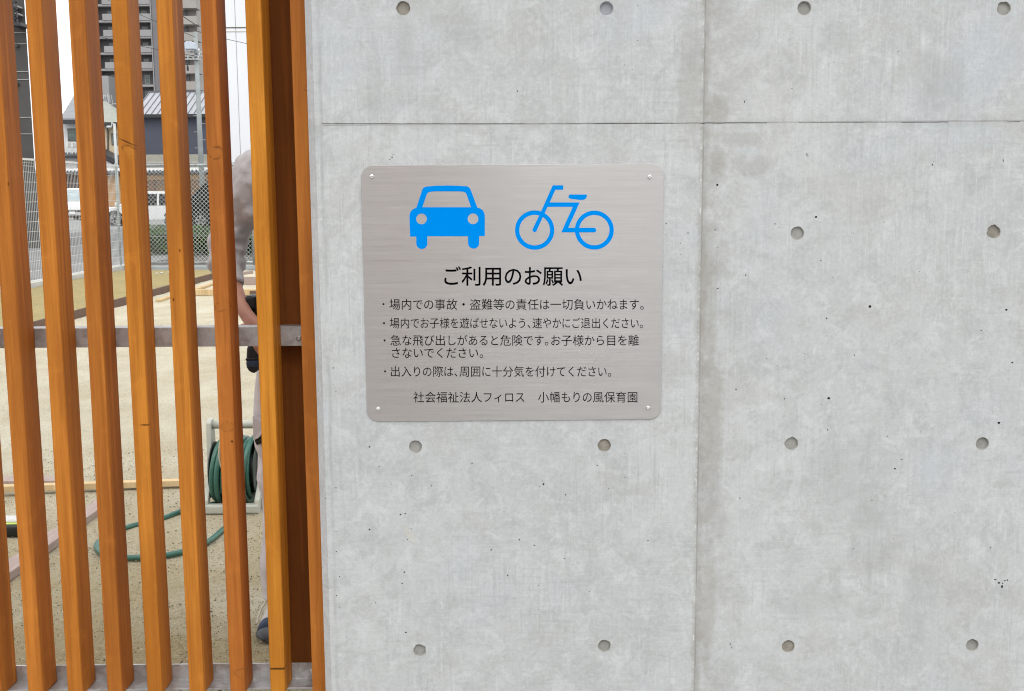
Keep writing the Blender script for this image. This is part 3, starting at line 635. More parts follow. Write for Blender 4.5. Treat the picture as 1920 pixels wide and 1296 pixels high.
plank('edging_board', tuple(p1-d_*0.35)[:2]+(0.0,), tuple(p2+d_*0.02)[:2]+(0.0,), 0.075, 0.034, M_comp, 'thick mauve brown board lying diagonally under the end of the pale batten', 'timbers and boards lying on the sand', 'edging board')

def smooth_path(pts, n=8):
    out = []; P = [Vector(p) for p in pts]; P = [P[0]*2-P[1]]+P+[P[-1]*2-P[-2]]
    for i in range(1, len(P)-2):
        for j in range(n):
            t = j/n; a, b, c, d = P[i-1:i+3]
            out.append(0.5*((2*b)+(c-a)*t+(2*a-5*b+4*c-d)*t*t+(3*b-a-3*c+d)*t**3))
    return out+[P[-2]]
HR = 0.0115
gp = lambda x, y, z=HR: (lambda q: (q.x, q.y, z))(at(x, y, Z=z))
hp_ = [(470,945),(440,938),(400,945),(345,957),(300,974),(245,987),(205,1003),(184,1018),(183,1030),(200,1041),(245,1046),(300,1043),(345,1034),(385,1019),(425,987),(450,962),(462,930)]
hpts = [gp(x, y) for x, y in hp_]; hpts[-1] = hpts[-1][:2]+(0.04,)
tag(MB().tube(smooth_path(hpts), HR, 10).build('garden_hose', M_hose, smooth=True), 'loose green hose looping over the sand in front of the reel', 'hose')

# hose reel
rb = at(402, 962, Z=0.0); re_ = empty('hose_reel', (-1.66, rb.y+0.10, 0), 'pale plastic hose reel wound with thick green hose standing on the sand', 'hose reel')
RY = rb.y+0.12
xa, xb = at(403, 880, RY).x, at(487, 880, RY).x
ztop = at(420, 796, RY).z; zc = at(430, 880, RY).z; rad = 0.150
fr = MB()
fr.tube([(xa-0.006, RY, ztop), (xb+0.006, RY, ztop)], 0.0185, 14)
fr.build('handle_bar', M_reel, re_, smooth=True)
for xs, sg in ((xa-0.012, -1), (xb+0.012, 1)):
    q = MB()
    prof = [(RY-0.145, 0.0), (RY-0.12, 0.0), (RY-0.095, 0.055), (RY+0.095, 0.055), (RY+0.12, 0.0), (RY+0.145, 0.0), (RY+0.135, 0.06), (RY+0.05, 0.14), (RY+0.032, ztop+0.012), (RY+0.018, ztop+0.026), (RY-0.018, ztop+0.026), (RY-0.032, ztop+0.012), (RY-0.05, 0.14), (RY-0.135, 0.06)]
    q.prism(prof, xs-0.011, xs+0.011, 'x'); q.build('side_frame', M_reel, re_, bevel=0.004)
for yy in (RY-0.13, RY+0.13): MB().box(xa-0.02, xb+0.02, yy-0.022, yy+0.022, 0.002, 0.042).build('base_bar', M_reel, re_, bevel=0.008)
q = MB(); q.loft([[(x, RY+r*math.cos(2*math.pi*i/32), zc+r*math.sin(2*math.pi*i/32)) for i in range(32)] for x, r in ((xa, 0.125), (xa+0.004, 0.125), (xa+0.005, 0.07), (xb-0.005, 0.07), (xb-0.004, 0.125), (xb, 0.125))])
q.build('drum', M_reeld, re_, smooth=False)
pts = []; turns = 7
for layer, rr in ((0, rad-0.032), (1, rad-0.010)):
    for i in range(turns*20+1):
        t = i/(turns*20); tt = t if layer == 0 else 1-t; a = i/20*2*math.pi
        x = xa+0.02+(xb-xa-0.04)*tt
        x += 0.014*math.sin(a*1.0+layer)*(1 if layer else 0.3); r_ = rr+0.007*math.sin(a*0.37+1.1*layer)
        pts.append((x, RY+r_*math.cos(a), zc+r_*math.sin(a)))
q = MB(); q.tube(pts, HR, 8); q.build('wound_hose', M_hose, re_, smooth=True)
q = MB(); q.tube(smooth_path([(at(430+dx, y, RY-0.165).x, RY-0.17+0.03*abs(y-860)/60, at(430, y, RY-0.165).z) for dx, y in ((-18,822),(-20,850),(-16,875),(-8,898),(2,925))]), 0.0035, 6); q.build('tie_cord', M_cord, re_, smooth=True)

# black work shoe or case, pale peg
p = at(20, 1008, Z=0.0)
cs = empty('work_shoe', (p.x, p.y, 0), 'black shoe with lime stripe and white top lying on the sand', 'shoe')
def ell(cx, cy, z, rx, ry, n=24, po=2.6): return [(cx+rx*math.copysign(abs(math.cos(a))**(2/po), math.cos(a)), cy+ry*math.copysign(abs(math.sin(a))**(2/po), math.sin(a)), z) for a in [2*math.pi*i/n for i in range(n)]]
MB().loft([ell(p.x-0.02, p.y+0.05, z, 0.115*k, 0.052*k) for z, k in ((0.0, .9), (0.006, 1), (0.035, 1.03), (0.055, .97))]).build('upper', M_blk2, cs, smooth=True)
MB().loft([ell(p.x-0.02, p.y+0.05, z, 0.112*k, 0.05*k) for z, k in ((0.055, 1.0), (0.0585, 1.0))]).build('stripe', M_lime, cs)
MB().loft([ell(p.x-0.025, p.y+0.055, z, 0.10*k, 0.045*k) for z, k in ((0.0585, 0.97), (0.066, 0.85), (0.069, 0.55))]).build('tongue', M_canv, cs, smooth=True)
p = at(338, 878, Z=0.0)
MBp = MB(); MBp.loft([ell(p.x+0.004, p.y, z, r, r, 14, 2) for z, r in ((0, 0.006), (0.008, 0.006), (0.01, 0.012), (0.018, 0.015), (0.026, 0.011), (0.03, 0.003))])
tag(MBp.build('marker_peg', M_white, smooth=True, origin=(p.x, p.y, 0)), 'small round white peg head standing in the sand left of the reel', 'peg')
# ------------------------------------------------------------------ mesh fence and chain-link fence
mf = empty('mesh_fence', (-7.66, 12, 0), 'white welded wire mesh fence on the kerb along the road', 'fence')
FX = -7.66; ya, yb = 4.0, 18.6
def wire(s, a, b, r): s.tube([a, b], r, 4, cap=False)
n = 0; y = ya
while y < yb:
    y2 = min(y+2.0, yb); s = MB(); k = int(round((y2-y)/0.062))
    for i in range(k+1):
        yy = y+(y2-y)*i/k; wire(s, (FX, yy, 0.10), (FX, yy, 1.94), 0.0024)
    for z in [0.10+0.15*i for i in range(12)]+[1.84, 1.89]: wire(s, (FX-0.006, y, z), (FX-0.006, y2, z), 0.0030)
    s.box(FX-0.02, FX+0.02, y, y2, 1.925, 1.955)
    s.build('mesh_panel', M_wire, mf); y = y2
for yy in (4.0, 6.0, 8.0, 10.0, 12.0, 14.0, 16.0, 18.6): MB().tube([(FX-0.04, yy, 0.08), (FX-0.04, yy, 1.99)], 0.022, 10).build('post', M_fpost, mf, smooth=True)
cf = empty('chain_link_fence', (-5.2, 18.75, 0), 'galvanised chain link fence with pipe frame closing the far end of the yard', 'fence')
CYF = 18.75; cx0, cx1, cz0, cz1 = -7.62, -0.4, 0.13, 1.93; s = MB(); st_ = 0.080; H = cz1-cz0
k = int((cx1-cx0+H)/st_)
for i in range(k):
    for sg in (1, -1):
        x0 = cx0-H+i*st_ if sg == 1 else cx0+i*st_
        a, b = (x0, 0.0), (x0+sg*H, H)
        def clip(xc, zc, a=a, sg=sg): return None
        pts = []
        t0, t1 = 0.0, 1.0
        xs, xe = a[0], b[0]
        if xe > xs:
            t0 = max(t0, (cx0-xs)/(xe-xs)); t1 = min(t1, (cx1-xs)/(xe-xs))
        else:
            t0 = max(t0, (cx1-xs)/(xe-xs)); t1 = min(t1, (cx0-xs)/(xe-xs))
        if t1 > t0: wire(s, (xs+(xe-xs)*t0, CYF+sg*0.004, cz0+H*t0), (xs+(xe-xs)*t1, CYF+sg*0.004, cz0+H*t1), 0.0034)
s.build('link_mesh', M_link, cf)
for z in (0.12, 0.62, 1.95): MB().tube([(cx0, CYF, z), (cx1, CYF, z)], 0.024 if z != 0.62 else 0.005, 10).build('rail', M_galvp, cf, smooth=True)
for x in (-7.6, at(475, 400, CYF).x, -2.8, -0.4): MB().tube([(x, CYF-0.03, 0.0), (x, CYF-0.03, 1.99)], 0.038, 12).build('post', M_galvp, cf, smooth=True)
kind(MB().box(-7.62, 1.0, 18.62, 18.95, -0.05, 0.06).build('fence_footing', M_cblock, bevel=0.01), 'structure')
for k, (x, y) in enumerate(((294,513),(303,512),(316,511))):
    p = at(x, y, Z=0.05); r = 0.02
    o = MB().add([(v[0]*r*0.9, v[1]*r*0.6, v[2]*r*0.5) for v in ico_v], ico_f).build('stone', M_kerb, smooth=True); o.location = p
    tag(o, 'small pale stone lying at the foot of the chain link fence', 'stone', 'stones by the chain link fence')

# hedge behind the chain link
hg = empty('hedge', (-5.5, 24.2, 0), 'low clipped dark green hedge behind the chain link fence', 'hedge')
g = MB()
for k in range(22000):
    x, y, z = random.uniform(-9.2, -1.0), random.gauss(24.2, 0.28), random.random()**0.8
    top = 0.62+0.10*mnoise.noise(Vector((x*1.3, 2, 0)))+0.05*mnoise.noise(Vector((x*5, 1, 0)))
    z = 0.03+z*top
    if mnoise.noise(Vector((x*3.5, y*3, z*4))) < -0.15: continue
    r = random.uniform(0.016, 0.036); M = Matrix.Translation((x, y, z)) @ Matrix.Rotation(random.uniform(0, 6.3), 4, 'Z') @ Matrix.Rotation(random.uniform(-1.2, 1.2), 4, 'X')
    g.add([(0, -r*1.5, 0), (r*0.7, 0, r*0.2), (0, r*1.5, 0), (-r*0.7, 0, r*0.2)], [(0, 1, 2, 3)], M)
g.build('foliage', M_leaf, hg)
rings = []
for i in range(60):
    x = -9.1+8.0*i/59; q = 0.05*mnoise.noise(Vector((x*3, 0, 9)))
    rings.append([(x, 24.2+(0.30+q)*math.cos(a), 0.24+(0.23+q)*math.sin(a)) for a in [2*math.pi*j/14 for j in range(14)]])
MB().loft(rings).build('shade_core', M_core, hg, smooth=True)  # near-black solid core paints the shade between the leaves
# ------------------------------------------------------------------ cars
def wheel(parent, c, r, axis, sgo):
    A = Vector(axis).normalized(); U = Vector((0,0,1)); V = A.cross(U)
    def ring(rr, o): return [Vector(c)+A*o+(U*math.cos(2*math.pi*i/28)+V*math.sin(2*math.pi*i/28))*rr for i in range(28)]
    t = MB().loft([ring(r*0.66, -0.10), ring(r*0.95, -0.11), ring(r, -0.08), ring(r, 0.08), ring(r*0.95, 0.11), ring(r*0.66, 0.10)], cap=True).build('tyre', M_tyre, parent, smooth=True)
    s = MB()
    for side in (sgo,):
        for i in range(5):
            a = 2*math.pi*i/5; d = U*math.cos(a)+V*math.sin(a); e = A.cross(d)
            q = Vector(c)+A*side*0.112
            s.add([q-e*0.05, q+e*0.05, q+d*r*0.64+e*0.035, q+d*r*0.64-e*0.035], [(0, 1, 2, 3)])
        rg = [Vector(c)+A*side*0.110+(U*math.cos(2*math.pi*i/28)+V*math.sin(2*math.pi*i/28))*r*0.66 for i in range(28)]
        rg2 = [Vector(c)+A*side*0.112+(U*math.cos(2*math.pi*i/28)+V*math.sin(2*math.pi*i/28))*r*0.58 for i in range(28)]
        s.loft([rg, rg2], cap=False)
    s.build('rim', M_rim, parent)
def make_car(name, loc, rz, L, W, Hh, paint, label, van=False, wind=None):
    """car along local +X = front, built in world space around loc"""
    root = empty(name, loc, label, 'car', 'cars in the parking lot beyond the fence')
    M = Matrix.Translation(loc) @ Matrix.Rotation(rz, 4, 'Z')
    hb = Hh*0.56; f = L/2
    if van: side = [(-f, 0.28), (f-0.1, 0.26), (f, 0.45), (f-0.02, 0.80), (f-0.18, hb), (-f+0.02, hb), (-f-0.01, 0.6)]; cab = [(f-0.25, hb), (f-1.05, Hh-0.07), (f-1.35, Hh), (-f+0.35, Hh), (-f+0.1, Hh-0.08), (-f+0.03, hb)]
    else: side = [(-f, 0.26), (f-0.12, 0.24), (f, 0.42), (f-0.03, 0.66), (f-0.55, 0.86), (f-1.05, hb), (-f+0.1, hb), (-f-0.01, 0.62)]; cab = [(f-0.95, hb), (f-1.85, Hh-0.06), (f-2.15, Hh), (-f+0.6, Hh-0.02), (-f+0.35, Hh-0.12), (-f+0.08, hb)]
    def ext(poly, w0, w1):
        zlo, zhi = min(p[1] for p in poly), max(p[1] for p in poly)
        ww = lambda z: w0+(w1-w0)*(z-zlo)/(zhi-zlo)
        n = len(poly)
        vs = [M @ Vector((x, -ww(z)/2, z)) for x, z in poly]+[M @ Vector((x, ww(z)/2, z)) for x, z in poly]
        return vs, [tuple(range(n)), tuple(range(n, 2*n))[::-1]]+[(i, (i+1) % n, n+(i+1) % n, n+i) for i in range(n)]
    b = MB(); b.add(*ext(side, W, W*0.97)); b.build('body', paint, root, bevel=0.05)
    b = MB(); b.add(*ext(cab, W*0.95, W*0.80)); b.build('roof', paint, root, bevel=0.04)
    def quad(pts, nm, mt):
        b = MB(); b.add([M @ Vector(p) for p in pts], [tuple(range(len(pts)))]); o = b.build(nm, mt, root)
        so = o.modifiers.new('solid', 'SOLIDIFY'); so.thickness = 0.012; so.offset = 0; return o
    def wid(z): return (W*0.95+(W*0.80-W*0.95)*(z-hb)/(Hh-hb))/2
    z0, z1 = hb+0.04, Hh-0.13
    for sg in (1, -1):
        xf0, xf1 = cab[0][0]-0.15, cab[1][0]-0.02; xr0, xr1 = cab[-1][0]+0.14, cab[-2][0]+0.1
        xm = (xf1+xr1)/2
        quad([(xf0-0.08, sg*(wid(z0)+0.006), z0), (xf1-0.03, sg*(wid(z1)+0.006), z1), (xm+0.05, sg*(wid(z1)+0.006), z1), (xm+0.05, sg*(wid(z0)+0.006), z0)], 'window', M_glass)
        quad([(xm-0.05, sg*(wid(z0)+0.006), z0), (xm-0.05, sg*(wid(z1)+0.006), z1), (xr1+0.1, sg*(wid(z1)+0.006), z1), (xr0+0.1, sg*(wid(z0)+0.006), z0)], 'window', M_glass)
    (xa_, za_), (xb_, zb_) = cab[0], cab[1]; nx_, nz_ = (zb_-za_), (xa_-xb_); ln = math.hypot(nx_, nz_); nx_, nz_ = nx_/ln*0.02, nz_/ln*0.02
    ws = lambda t, sg: (xa_+(xb_-xa_)*t+nx_, sg*(wid(za_+(zb_-za_)*t)-0.07), za_+(zb_-za_)*t+nz_)
    quad([ws(0.06, -1), ws(0.06, 1), ws(0.97, 1), ws(0.97, -1)], 'windscreen', wind or M_glass)
    fx = f if van else f-0.03
    for sg in (1, -1):
        b = MB(); b.box(fx-0.20, fx+0.005, min(sg*W*0.30, sg*W*0.46), max(sg*W*0.30, sg*W*0.46), 0.62, 0.78, M); b.build('headlight', M_lamp, root, bevel=0.03)
        b = MB(); b.box(xa_-0.15, xa_+0.02, min(sg*W*0.5, sg*W*0.6), max(sg*W*0.5, sg*W*0.6), hb+0.03, hb+0.19, M); b.build('mirror', paint, root, bevel=0.04)
    b = MB(); b.box(fx-0.1, fx+0.012, -W*0.28, W*0.28, 0.46, 0.60, M); b.build('grille', M_tyre, root, bevel=0.01)
    b = MB(); b.box(fx-0.1, fx+0.03, -0.17, 0.17, 0.36, 0.50, M); b.build('number_plate', M_white, root, bevel=0.004)
    for xx in (f-0.85, -f+0.80):
        for sg in (1, -1):
            wc = M @ Vector((xx, sg*(W/2-0.09), 0.325)); b = MB()
            ar = MB(); A = (M.to_3x3() @ Vector((0, 1, 0)))
            U = Vector((0,0,1)); V = A.cross(U)
            rr = [Vector(wc)+A*sg*0.082+(U*math.cos(2*math.pi*i/24)+V*math.sin(2*math.pi*i/24))*0.40 for i in range(24)]
            rr2 = [p-A*sg*0.02 for p in rr]
            ar.loft([rr2, rr]); ar.build('wheel_arch', M_tyre, root)
            hub = bpy.data.objects.new('wheel', None); col.objects.link(hub); hub.location = Vector(wc)-Vector(loc); hub.parent = root
            # tyre and rim hang from the wheel
            Mw = Matrix.Translation(wc)
            wheel(None, Vector(wc), 0.325, A, sg)
            for o in list(col.objects)[-2:]:
                o.parent = hub; o.matrix_parent_inverse = Mw.inverted()
    return root
yc = 50.0; gx = at(217, 424, Z=0.0)
L1 = 4.3
make_car('parked_car', (gx.x+L1/2-0.85, gx.y+0.8, 0), R(180), L1, 1.72, 1.60, M_carw, 'white hatchback parked side-on behind the mesh fence', wind=M_glass_sky)
p = at(134, 413, Z=0.0)
make_car('parked_van', (p.x, p.y+1.9, 0), R(-88), 3.7, 1.70, 1.86, M_carw, 'white kei van parked facing the yard behind the mesh fence', van=True, wind=M_glass_sky)
p = at(383, 426, Z=0.0)
make_car('parked_van', (at(366, 426, p.y).x+1.9, p.y-1.0, 0), R(180), 4.0, 1.75, 1.98, M_card, 'black van parked below the utility pole', van=True)

# ------------------------------------------------------------------ temple wall behind the lot
TY = 72.0
tw = empty('temple_wall', (-15, TY, 0), 'brown boarded wall with white scalloped tile coping behind the parked cars', 'wall')
x0, x1 = at(60, 330, TY).x, at(700, 330, TY).x
zt, zm, zl = at(240, 315.5, TY).z, at(240, 321.5, TY).z, at(240, 329.5, TY).z
MB().box(x0, x1, TY+0.06, TY+0.5, 0, zl+0.1).build('wall_core', M_brown, tw)
xa_, xb_, xc_ = at(178, 340, TY).x, at(262, 340, TY).x, x1
MB().box(x0, xa_, TY, TY+0.055, 0, zl).build('panel', M_maroon, tw)
MB().box(xa_+0.01, xb_, TY-0.01, TY+0.055, 0, zl).build('panel', M_tan, tw)
s = MB(); s.box(xb_+0.01, xc_, TY-0.01, TY+0.055, at(300, 337, TY).z, zl); s.build('panel', M_tan, tw)
s = MB(); xx = xb_+0.2
while xx < xc_:
    s.box(xx, xx+0.10, TY-0.02, TY+0.05, 0, at(300, 337, TY).z); xx += 0.75
s.build('panel', M_maroon, tw)
s = MB(); s.prism([(TY-0.55, zl+0.12), (TY-0.55, zl+0.22), (TY+0.3, zt-0.05), (TY+1.1, zl+0.2), (TY+1.1, zl+0.1)], x0-0.3, x1, 'x'); s.build('tile_roof', M_tiled, tw)
s = MB(); s.box(x0-0.3, x1, TY-0.60, TY-0.545, zm, zt); s.build('white_fascia', M_plast, tw)
s = MB(); xx = x0-0.2
while xx < x1:
    s.loft([[(xx+0.075*math.cos(2*math.pi*i/12), yy, zm-0.015+0.095*math.sin(2*math.pi*i/12)) for i in range(12)] for yy in (TY-0.63, TY-0.5)]); xx += 0.232
s.build('tile_end', M_tiled, tw)

# ------------------------------------------------------------------ buildings
def box_px(s, pxa, pya, pxb, pyb, Y, dep, back=0.0):
    a, b = at(pxa, pya, Y), at(pxb, pyb, Y)
    s.box(min(a.x, b.x), max(a.x, b.x), Y+back, Y+back+dep, min(a.z, b.z), max(a.z, b.z)); return s
def window_(parent, pxa, pya, pxb, pyb, Y, name='window'):
    fr_ = box_px(MB(), pxa, pya, pxb, pyb, Y-0.06, 0.08).build(name, M_wframe, parent)
    a, b = at(pxa, pya, Y), at(pxb, pyb, Y); k = 0.07
    g_ = MB().box(min(a.x, b.x)+k, max(a.x, b.x)-k, Y-0.075, Y-0.055, min(a.z, b.z)+k, max(a.z, b.z)-k).build('pane', M_win, fr_)
    g_.matrix_parent_inverse = Matrix.Identity(4); return fr_
def fix(child):  # sub-part built in world space under a part that only carries a parent-inverse
    child.matrix_parent_inverse = Matrix.Identity(4); return child

# dark house, far left
DY = 28.0
dk = empty('dark_house', (at(0, 460, DY).x, DY, 0), 'tall dark grey sided house beyond the road at the left edge', 'house')
xr_ = at(60, 230, DY).x
foot = [(xr_-9, DY), (xr_, DY), (xr_-4.6, DY+8), (xr_-13.6, DY+8)]
hs_ = MB(); hs_.add([(x, y, 0) for x, y in foot]+[(x, y, 9.5) for x, y in foot], [(0,1,2,3), (4,5,6,7), (0,1,5,4), (1,2,6,5), (2,3,7,6), (3,0,4,7)]); hs_.build('wall', M_dkside, dk)
for i, py in enumerate((31, 62, 83, 135, 150, 221, 252)):
    z = at(50, py, DY).z; MB().box(xr_-9, xr_+0.01, DY-0.015, DY, z, z+0.02).build('joint_strip', M_join, dk)
for i, py in enumerate((86, 158, 228)):
    p = at(33, py, DY); MB().tube([(p.x, DY-0.07, p.z), (p.x, DY, p.z)], 0.05, 12).build('wall_vent', M_gutter, dk)
s = MB(); xq = at(39.5, 20, DY).x; zq = at(39, 48, DY).z
for dx in (-0.03, 0.07): s.box(xq+dx, xq+dx+0.03, DY-0.5, DY-0.46, zq, zq+1.8)
for i in range(9): s.box(xq-0.03, xq+0.10, DY-0.5, DY-0.46, zq+0.1+i*0.2, zq+0.13+i*0.2)
s.box(xq-0.05, xq+0.2, DY-0.55, DY+0.05, zq-0.08, zq); s.build('ladder_bracket', M_gutter, dk)
for py in (17, 31): 
    z = at(38, py, DY).z; MB().box(xr_-5, xr_-0.05, DY-0.45, DY-0.02, z, z+0.04).build('balcony_rail', M_join, dk)
hs_ = MB(); hs_.add([(x, y, z) for z in (9.5, 9.7) for x, y in ((xr_-9.2, DY-0.3), (xr_+0.12, DY-0.3), (xr_-4.6, DY+8.3), (xr_-13.8, DY+8.3))], [(0,1,2,3), (4,5,6,7), (0,1,5,4), (1,2,6,5), (2,3,7,6), (3,0,4,7)]); hs_.build('roof', M_gutter, dk)

# white house
HY = 88.0
wh = empty('white_house', (at(128, 300, HY).x, HY, 0), 'white rendered house with grey roof and air conditioners on its lower roof', 'house')
s = MB(); a = at(118, 300, HY); b = at(158, 232, HY); s.box(a.x, b.x+0.5, HY, HY+5, 0, b.z); s.build('wall', M_hwhite, wh)
e0, e1 = at(113, 222, HY-0.7), at(160, 236, HY-0.7); t0, t1 = at(108, 190, HY+3.5), at(160, 216, HY+3.5)
s = MB(); s.prism([(HY-0.7, e0.z-0.25), (HY-0.7, e0.z), (HY+2.5, t0.z+0.4), (HY+5.7, e0.z), (HY+5.7, e0.z-0.25)], e0.x, e1.x+0.6, 'x'); s.build('roof', M_slate, wh)
s = MB(); s.box(e0.x, e1.x+0.6, HY-0.85, HY-0.68, at(130, 233, HY-0.7).z, at(130, 225, HY-0.7).z); s.build('gutter', M_gutter, wh)
window_(wh, 126, 241, 147, 265, HY)
s = MB(); s.prism([(HY-3.2, at(130, 297, HY-3).z), (HY-3.2, at(130, 292, HY-3).z), (HY, at(130, 286, HY).z), (HY, at(130, 290, HY).z)], at(112, 290, HY).x, at(165, 290, HY).x+1, 'x'); s.build('lower_roof', M_gutter, wh)
s = MB(); s.box(at(112, 290, HY).x+0.4, at(165, 290, HY).x, HY-2.6, HY-0.002, 0, at(130, 294, HY-3).z); s.build('annexe_wall', M_hwhite, wh)
for i, (xa2, lab) in enumerate(((124.5, 'left-hand white air conditioner on stand on the lower roof of the white house'), (133.5, 'right-hand white air conditioner on stand beside its twin on the lower roof'))):
    Ya = HY-1.6; a, b = at(xa2, 277, Ya), at(xa2+8, 266, Ya)
    ac = empty('air_conditioner', (a.x, Ya, at(xa2, 288, Ya).z), lab, 'air conditioner', 'air conditioners on the lower roof')
    MB().box(a.x, b.x, Ya, Ya+0.3, a.z, b.z).build('casing', M_ac, ac, bevel=0.01)
    q = MB()
    w_ = (b.x-a.x); 
    for j in range(7): q.box(a.x+w_*0.40, a.x+w_*0.92, Ya-0.012, Ya, a.z+0.04+j*(b.z-a.z-0.08)/7, a.z+0.06+j*(b.z-a.z-0.08)/7)
    q.build('grille', M_acg, ac)
    q = MB(); zf = at(xa2, 287, Ya).z
    for xx in (a.x+0.03, b.x-0.07): q.box(xx, xx+0.05, Ya+0.02, Ya+0.07, zf-0.1, a.z)
    q.build('stand', M_ac, ac)

# cream house
KY = 80.0
ch = empty('cream_house', (at(208, 300, KY).x, KY, 0), 'cream rendered house with olive grey hipped roof and dark downpipe', 'house')
s = MB(); a, b = at(196, 236, KY), at(227, 240, KY); s.box(at(190, 236, KY).x, b.x, KY, KY+3.2, 0, a.z); s.build('wall', M_cream, ch)
s = MB(); A = at(186, 229, KY-0.6); B = at(232, 241, KY-0.6); C_ = at(222, 212, KY+3); D_ = at(182, 200, KY+3)
s.add([(A.x-0.2, KY-0.6, A.z-0.1), (B.x, KY-0.6, A.z-0.1), (B.x, KY+3.8, A.z-0.1), (A.x-0.2, KY+3.8, A.z-0.1), (D_.x+0.2, KY+1.9, D_.z+0.3), (C_.x-0.5, KY+1.9, D_.z+0.3)],
      [(0,1,2,3), (0,1,5,4), (1,2,5), (2,3,4,5), (3,0,4)]); s.build('roof', M_oliver, ch)
s = MB(); s.box(A.x-0.2, B.x, KY-0.72, KY-0.58, A.z-0.32, A.z-0.02); s.build('gutter', M_gutter, ch)
s = MB(); p1, p2 = at(202, 237, KY-0.1), at(202.5, 282, KY-0.1); s.tube([(p1.x, KY-0.5, p1.z), (p1.x, KY-0.1, p1.z-0.25), (p2.x, KY-0.1, p2.z)], 0.05, 8); s.build('downpipe', M_gutter, ch)
window_(ch, 208, 250, 220, 272, KY)
s = MB(); a, b, c = at(194, 279, KY-2), at(226, 300, KY-2), at(192, 302, KY-2)
s.add([(a.x-1, KY-3, a.z+0.3), (b.x, KY-3, b.z), (b.x, KY-3, b.z-0.35), (a.x-1, KY-3, a.z-0.1), (a.x-1, KY-0.002, a.z+0.3), (b.x, KY-0.002, b.z), (b.x, KY-0.002, b.z-0.35), (a.x-1, KY-0.002, a.z-0.1)], [(0,1,2,3), (4,5,6,7), (0,1,5,4), (2,3,7,6), (0,3,7,4), (1,2,6,5)])
s.build('porch_roof', M_gutter, ch)
s = MB(); s.add([(a.x-1, KY-2.8, a.z-0.1), (b.x-0.2, KY-2.8, b.z-0.35), (b.x-0.2, KY-2.8, 0), (a.x-1, KY-2.8, 0), (a.x-1, KY-0.004, a.z-0.1), (b.x-0.2, KY-0.004, b.z-0.35), (b.x-0.2, KY-0.004, 0), (a.x-1, KY-0.004, 0)], [(0,1,2,3), (4,5,6,7), (0,1,5,4), (2,3,7,6), (0,3,7,4), (1,2,6,5)]); s.build('porch_wall', M_hwhite, ch)
# tv antenna on the roof
p = at(204, 205, KY+4); an = MB(); top = at(204, 176, KY+4)
an.tube([(p.x, KY+4, p.z-0.8), (p.x, KY+4, top.z)], 0.03, 6)
for i in range(6): an.tube([(p.x-0.4+i*0.28, KY+4-0.45, p.z+0.3+0.03*i), (p.x-0.4+i*0.28, KY+4+0.45, p.z+0.3+0.03*i)], 0.018, 5)
an.tube([(p.x-0.5, KY+4, p.z+0.28), (p.x+1.4, KY+4, p.z+0.5)], 0.025, 5)
for i in range(5): an.tube([(p.x-0.3+0.15*i, KY+4, p.z+0.5), (p.x-0.35+0.15*i, KY+4, p.z+1.05)], 0.018, 5)
tag(an.build('antenna', M_lpole, origin=(p.x, KY+4, p.z-0.8)), 'small television antenna standing above the cream house roof', 'antenna')

# blue-grey building with metal roof
BY = 96.0
bb = empty('blue_grey_building', (at(330, 300, BY).x, BY, 0), 'blue grey sided building with standing seam metal roof and beige plinth', 'building')
a, b = at(262, 300, BY), at(392, 214, BY)
zpl = at(300, 290, BY).z
MB().box(a.x, b.x, BY, BY+9, zpl, b.z).build('wall', M_navyw, bb)
MB().box(a.x-0.02, b.x+0.02, BY-0.06, BY+9, 0, zpl).build('plinth', M_beigew, bb)
r0, r1 = at(300, 214, BY-0.5), at(300, 173, BY+4.5)
s = MB(); s.prism([(BY-0.5, r0.z-0.15), (BY-0.5, r0.z), (BY+4.5, r1.z), (BY+9.5, r0.z), (BY+9.5, r0.z-0.15)], a.x-0.3, b.x+0.3, 'x'); rf = s.build('roof', M_metal, bb)
s = MB(); xx = a.x-0.2
while xx < b.x+0.2:
    s.beam((xx, BY-0.5, r0.z), (xx, BY+4.5, r1.z), 0.05, 0.06); xx += 0.52
fix(s.build('seam', M_seam, rf))
s = MB(); s.box(a.x-0.3, b.x+0.3, BY+4.4, BY+4.6, r1.z, r1.z+0.12); fix(s.build('ridge_cap', M_seam, rf))
s = MB(); s.box(a.x-0.3, b.x+0.3, BY-0.6, BY-0.48, r0.z-0.30, r0.z-0.02); s.build('gutter', M_gutter, bb)
# grey block boundary wall in front of it
GY = 86.0
gw = MB(); a, b = at(262, 318, GY), at(470, 303, GY); gw.box(a.x, b.x, GY, GY+0.15, 0, at(300, 307, GY).z)
gwo = empty('block_wall', (a.x, GY, 0), 'pale grey block boundary wall below the blue grey building', 'wall')
gw.build('blocks', M_cblock, gwo)
MB().box(a.x, b.x, GY-0.04, GY+0.19, at(300, 306.9, GY).z, at(300, 303, GY).z).build('coping', M_kerb, gwo)

# white panelled building on the right
PY = 78.0
pb = empty('white_panel_building', (at(430, 305, PY).x, PY, 0), 'large plain white panelled building with thin dark joints behind the worker', 'building')
xl_ = at(387, 250, PY).x; zbot = at(440, 306, PY).z; ztp = at(440, -160, PY).z
MB().box(xl_, xl_+16, PY, PY+14, zbot, ztp).build('wall', M_panel, pb)
MB().box(xl_+0.02, xl_+15.98, PY+0.05, PY+13.9, 0, zbot).build('plinth', M_beigew, pb)
xv = at(446, 160, PY).x
for i in range(-1, 9):
    xx = xv+i*2.4
    if xl_ < xx < xl_+15.9: MB().box(xx-0.02, xx+0.02, PY-0.012, PY, zbot, ztp).build('panel_seam', M_cblock, pb)
for py, h, mt in ((52, 0.07, M_pjoint), (59.5, 0.05, M_beigew)):
    z = at(445, py, PY).z; MB().box(xl_, xl_+16, PY-0.02, PY, z-h/2, z+h/2).build('panel_joint', mt, pb)
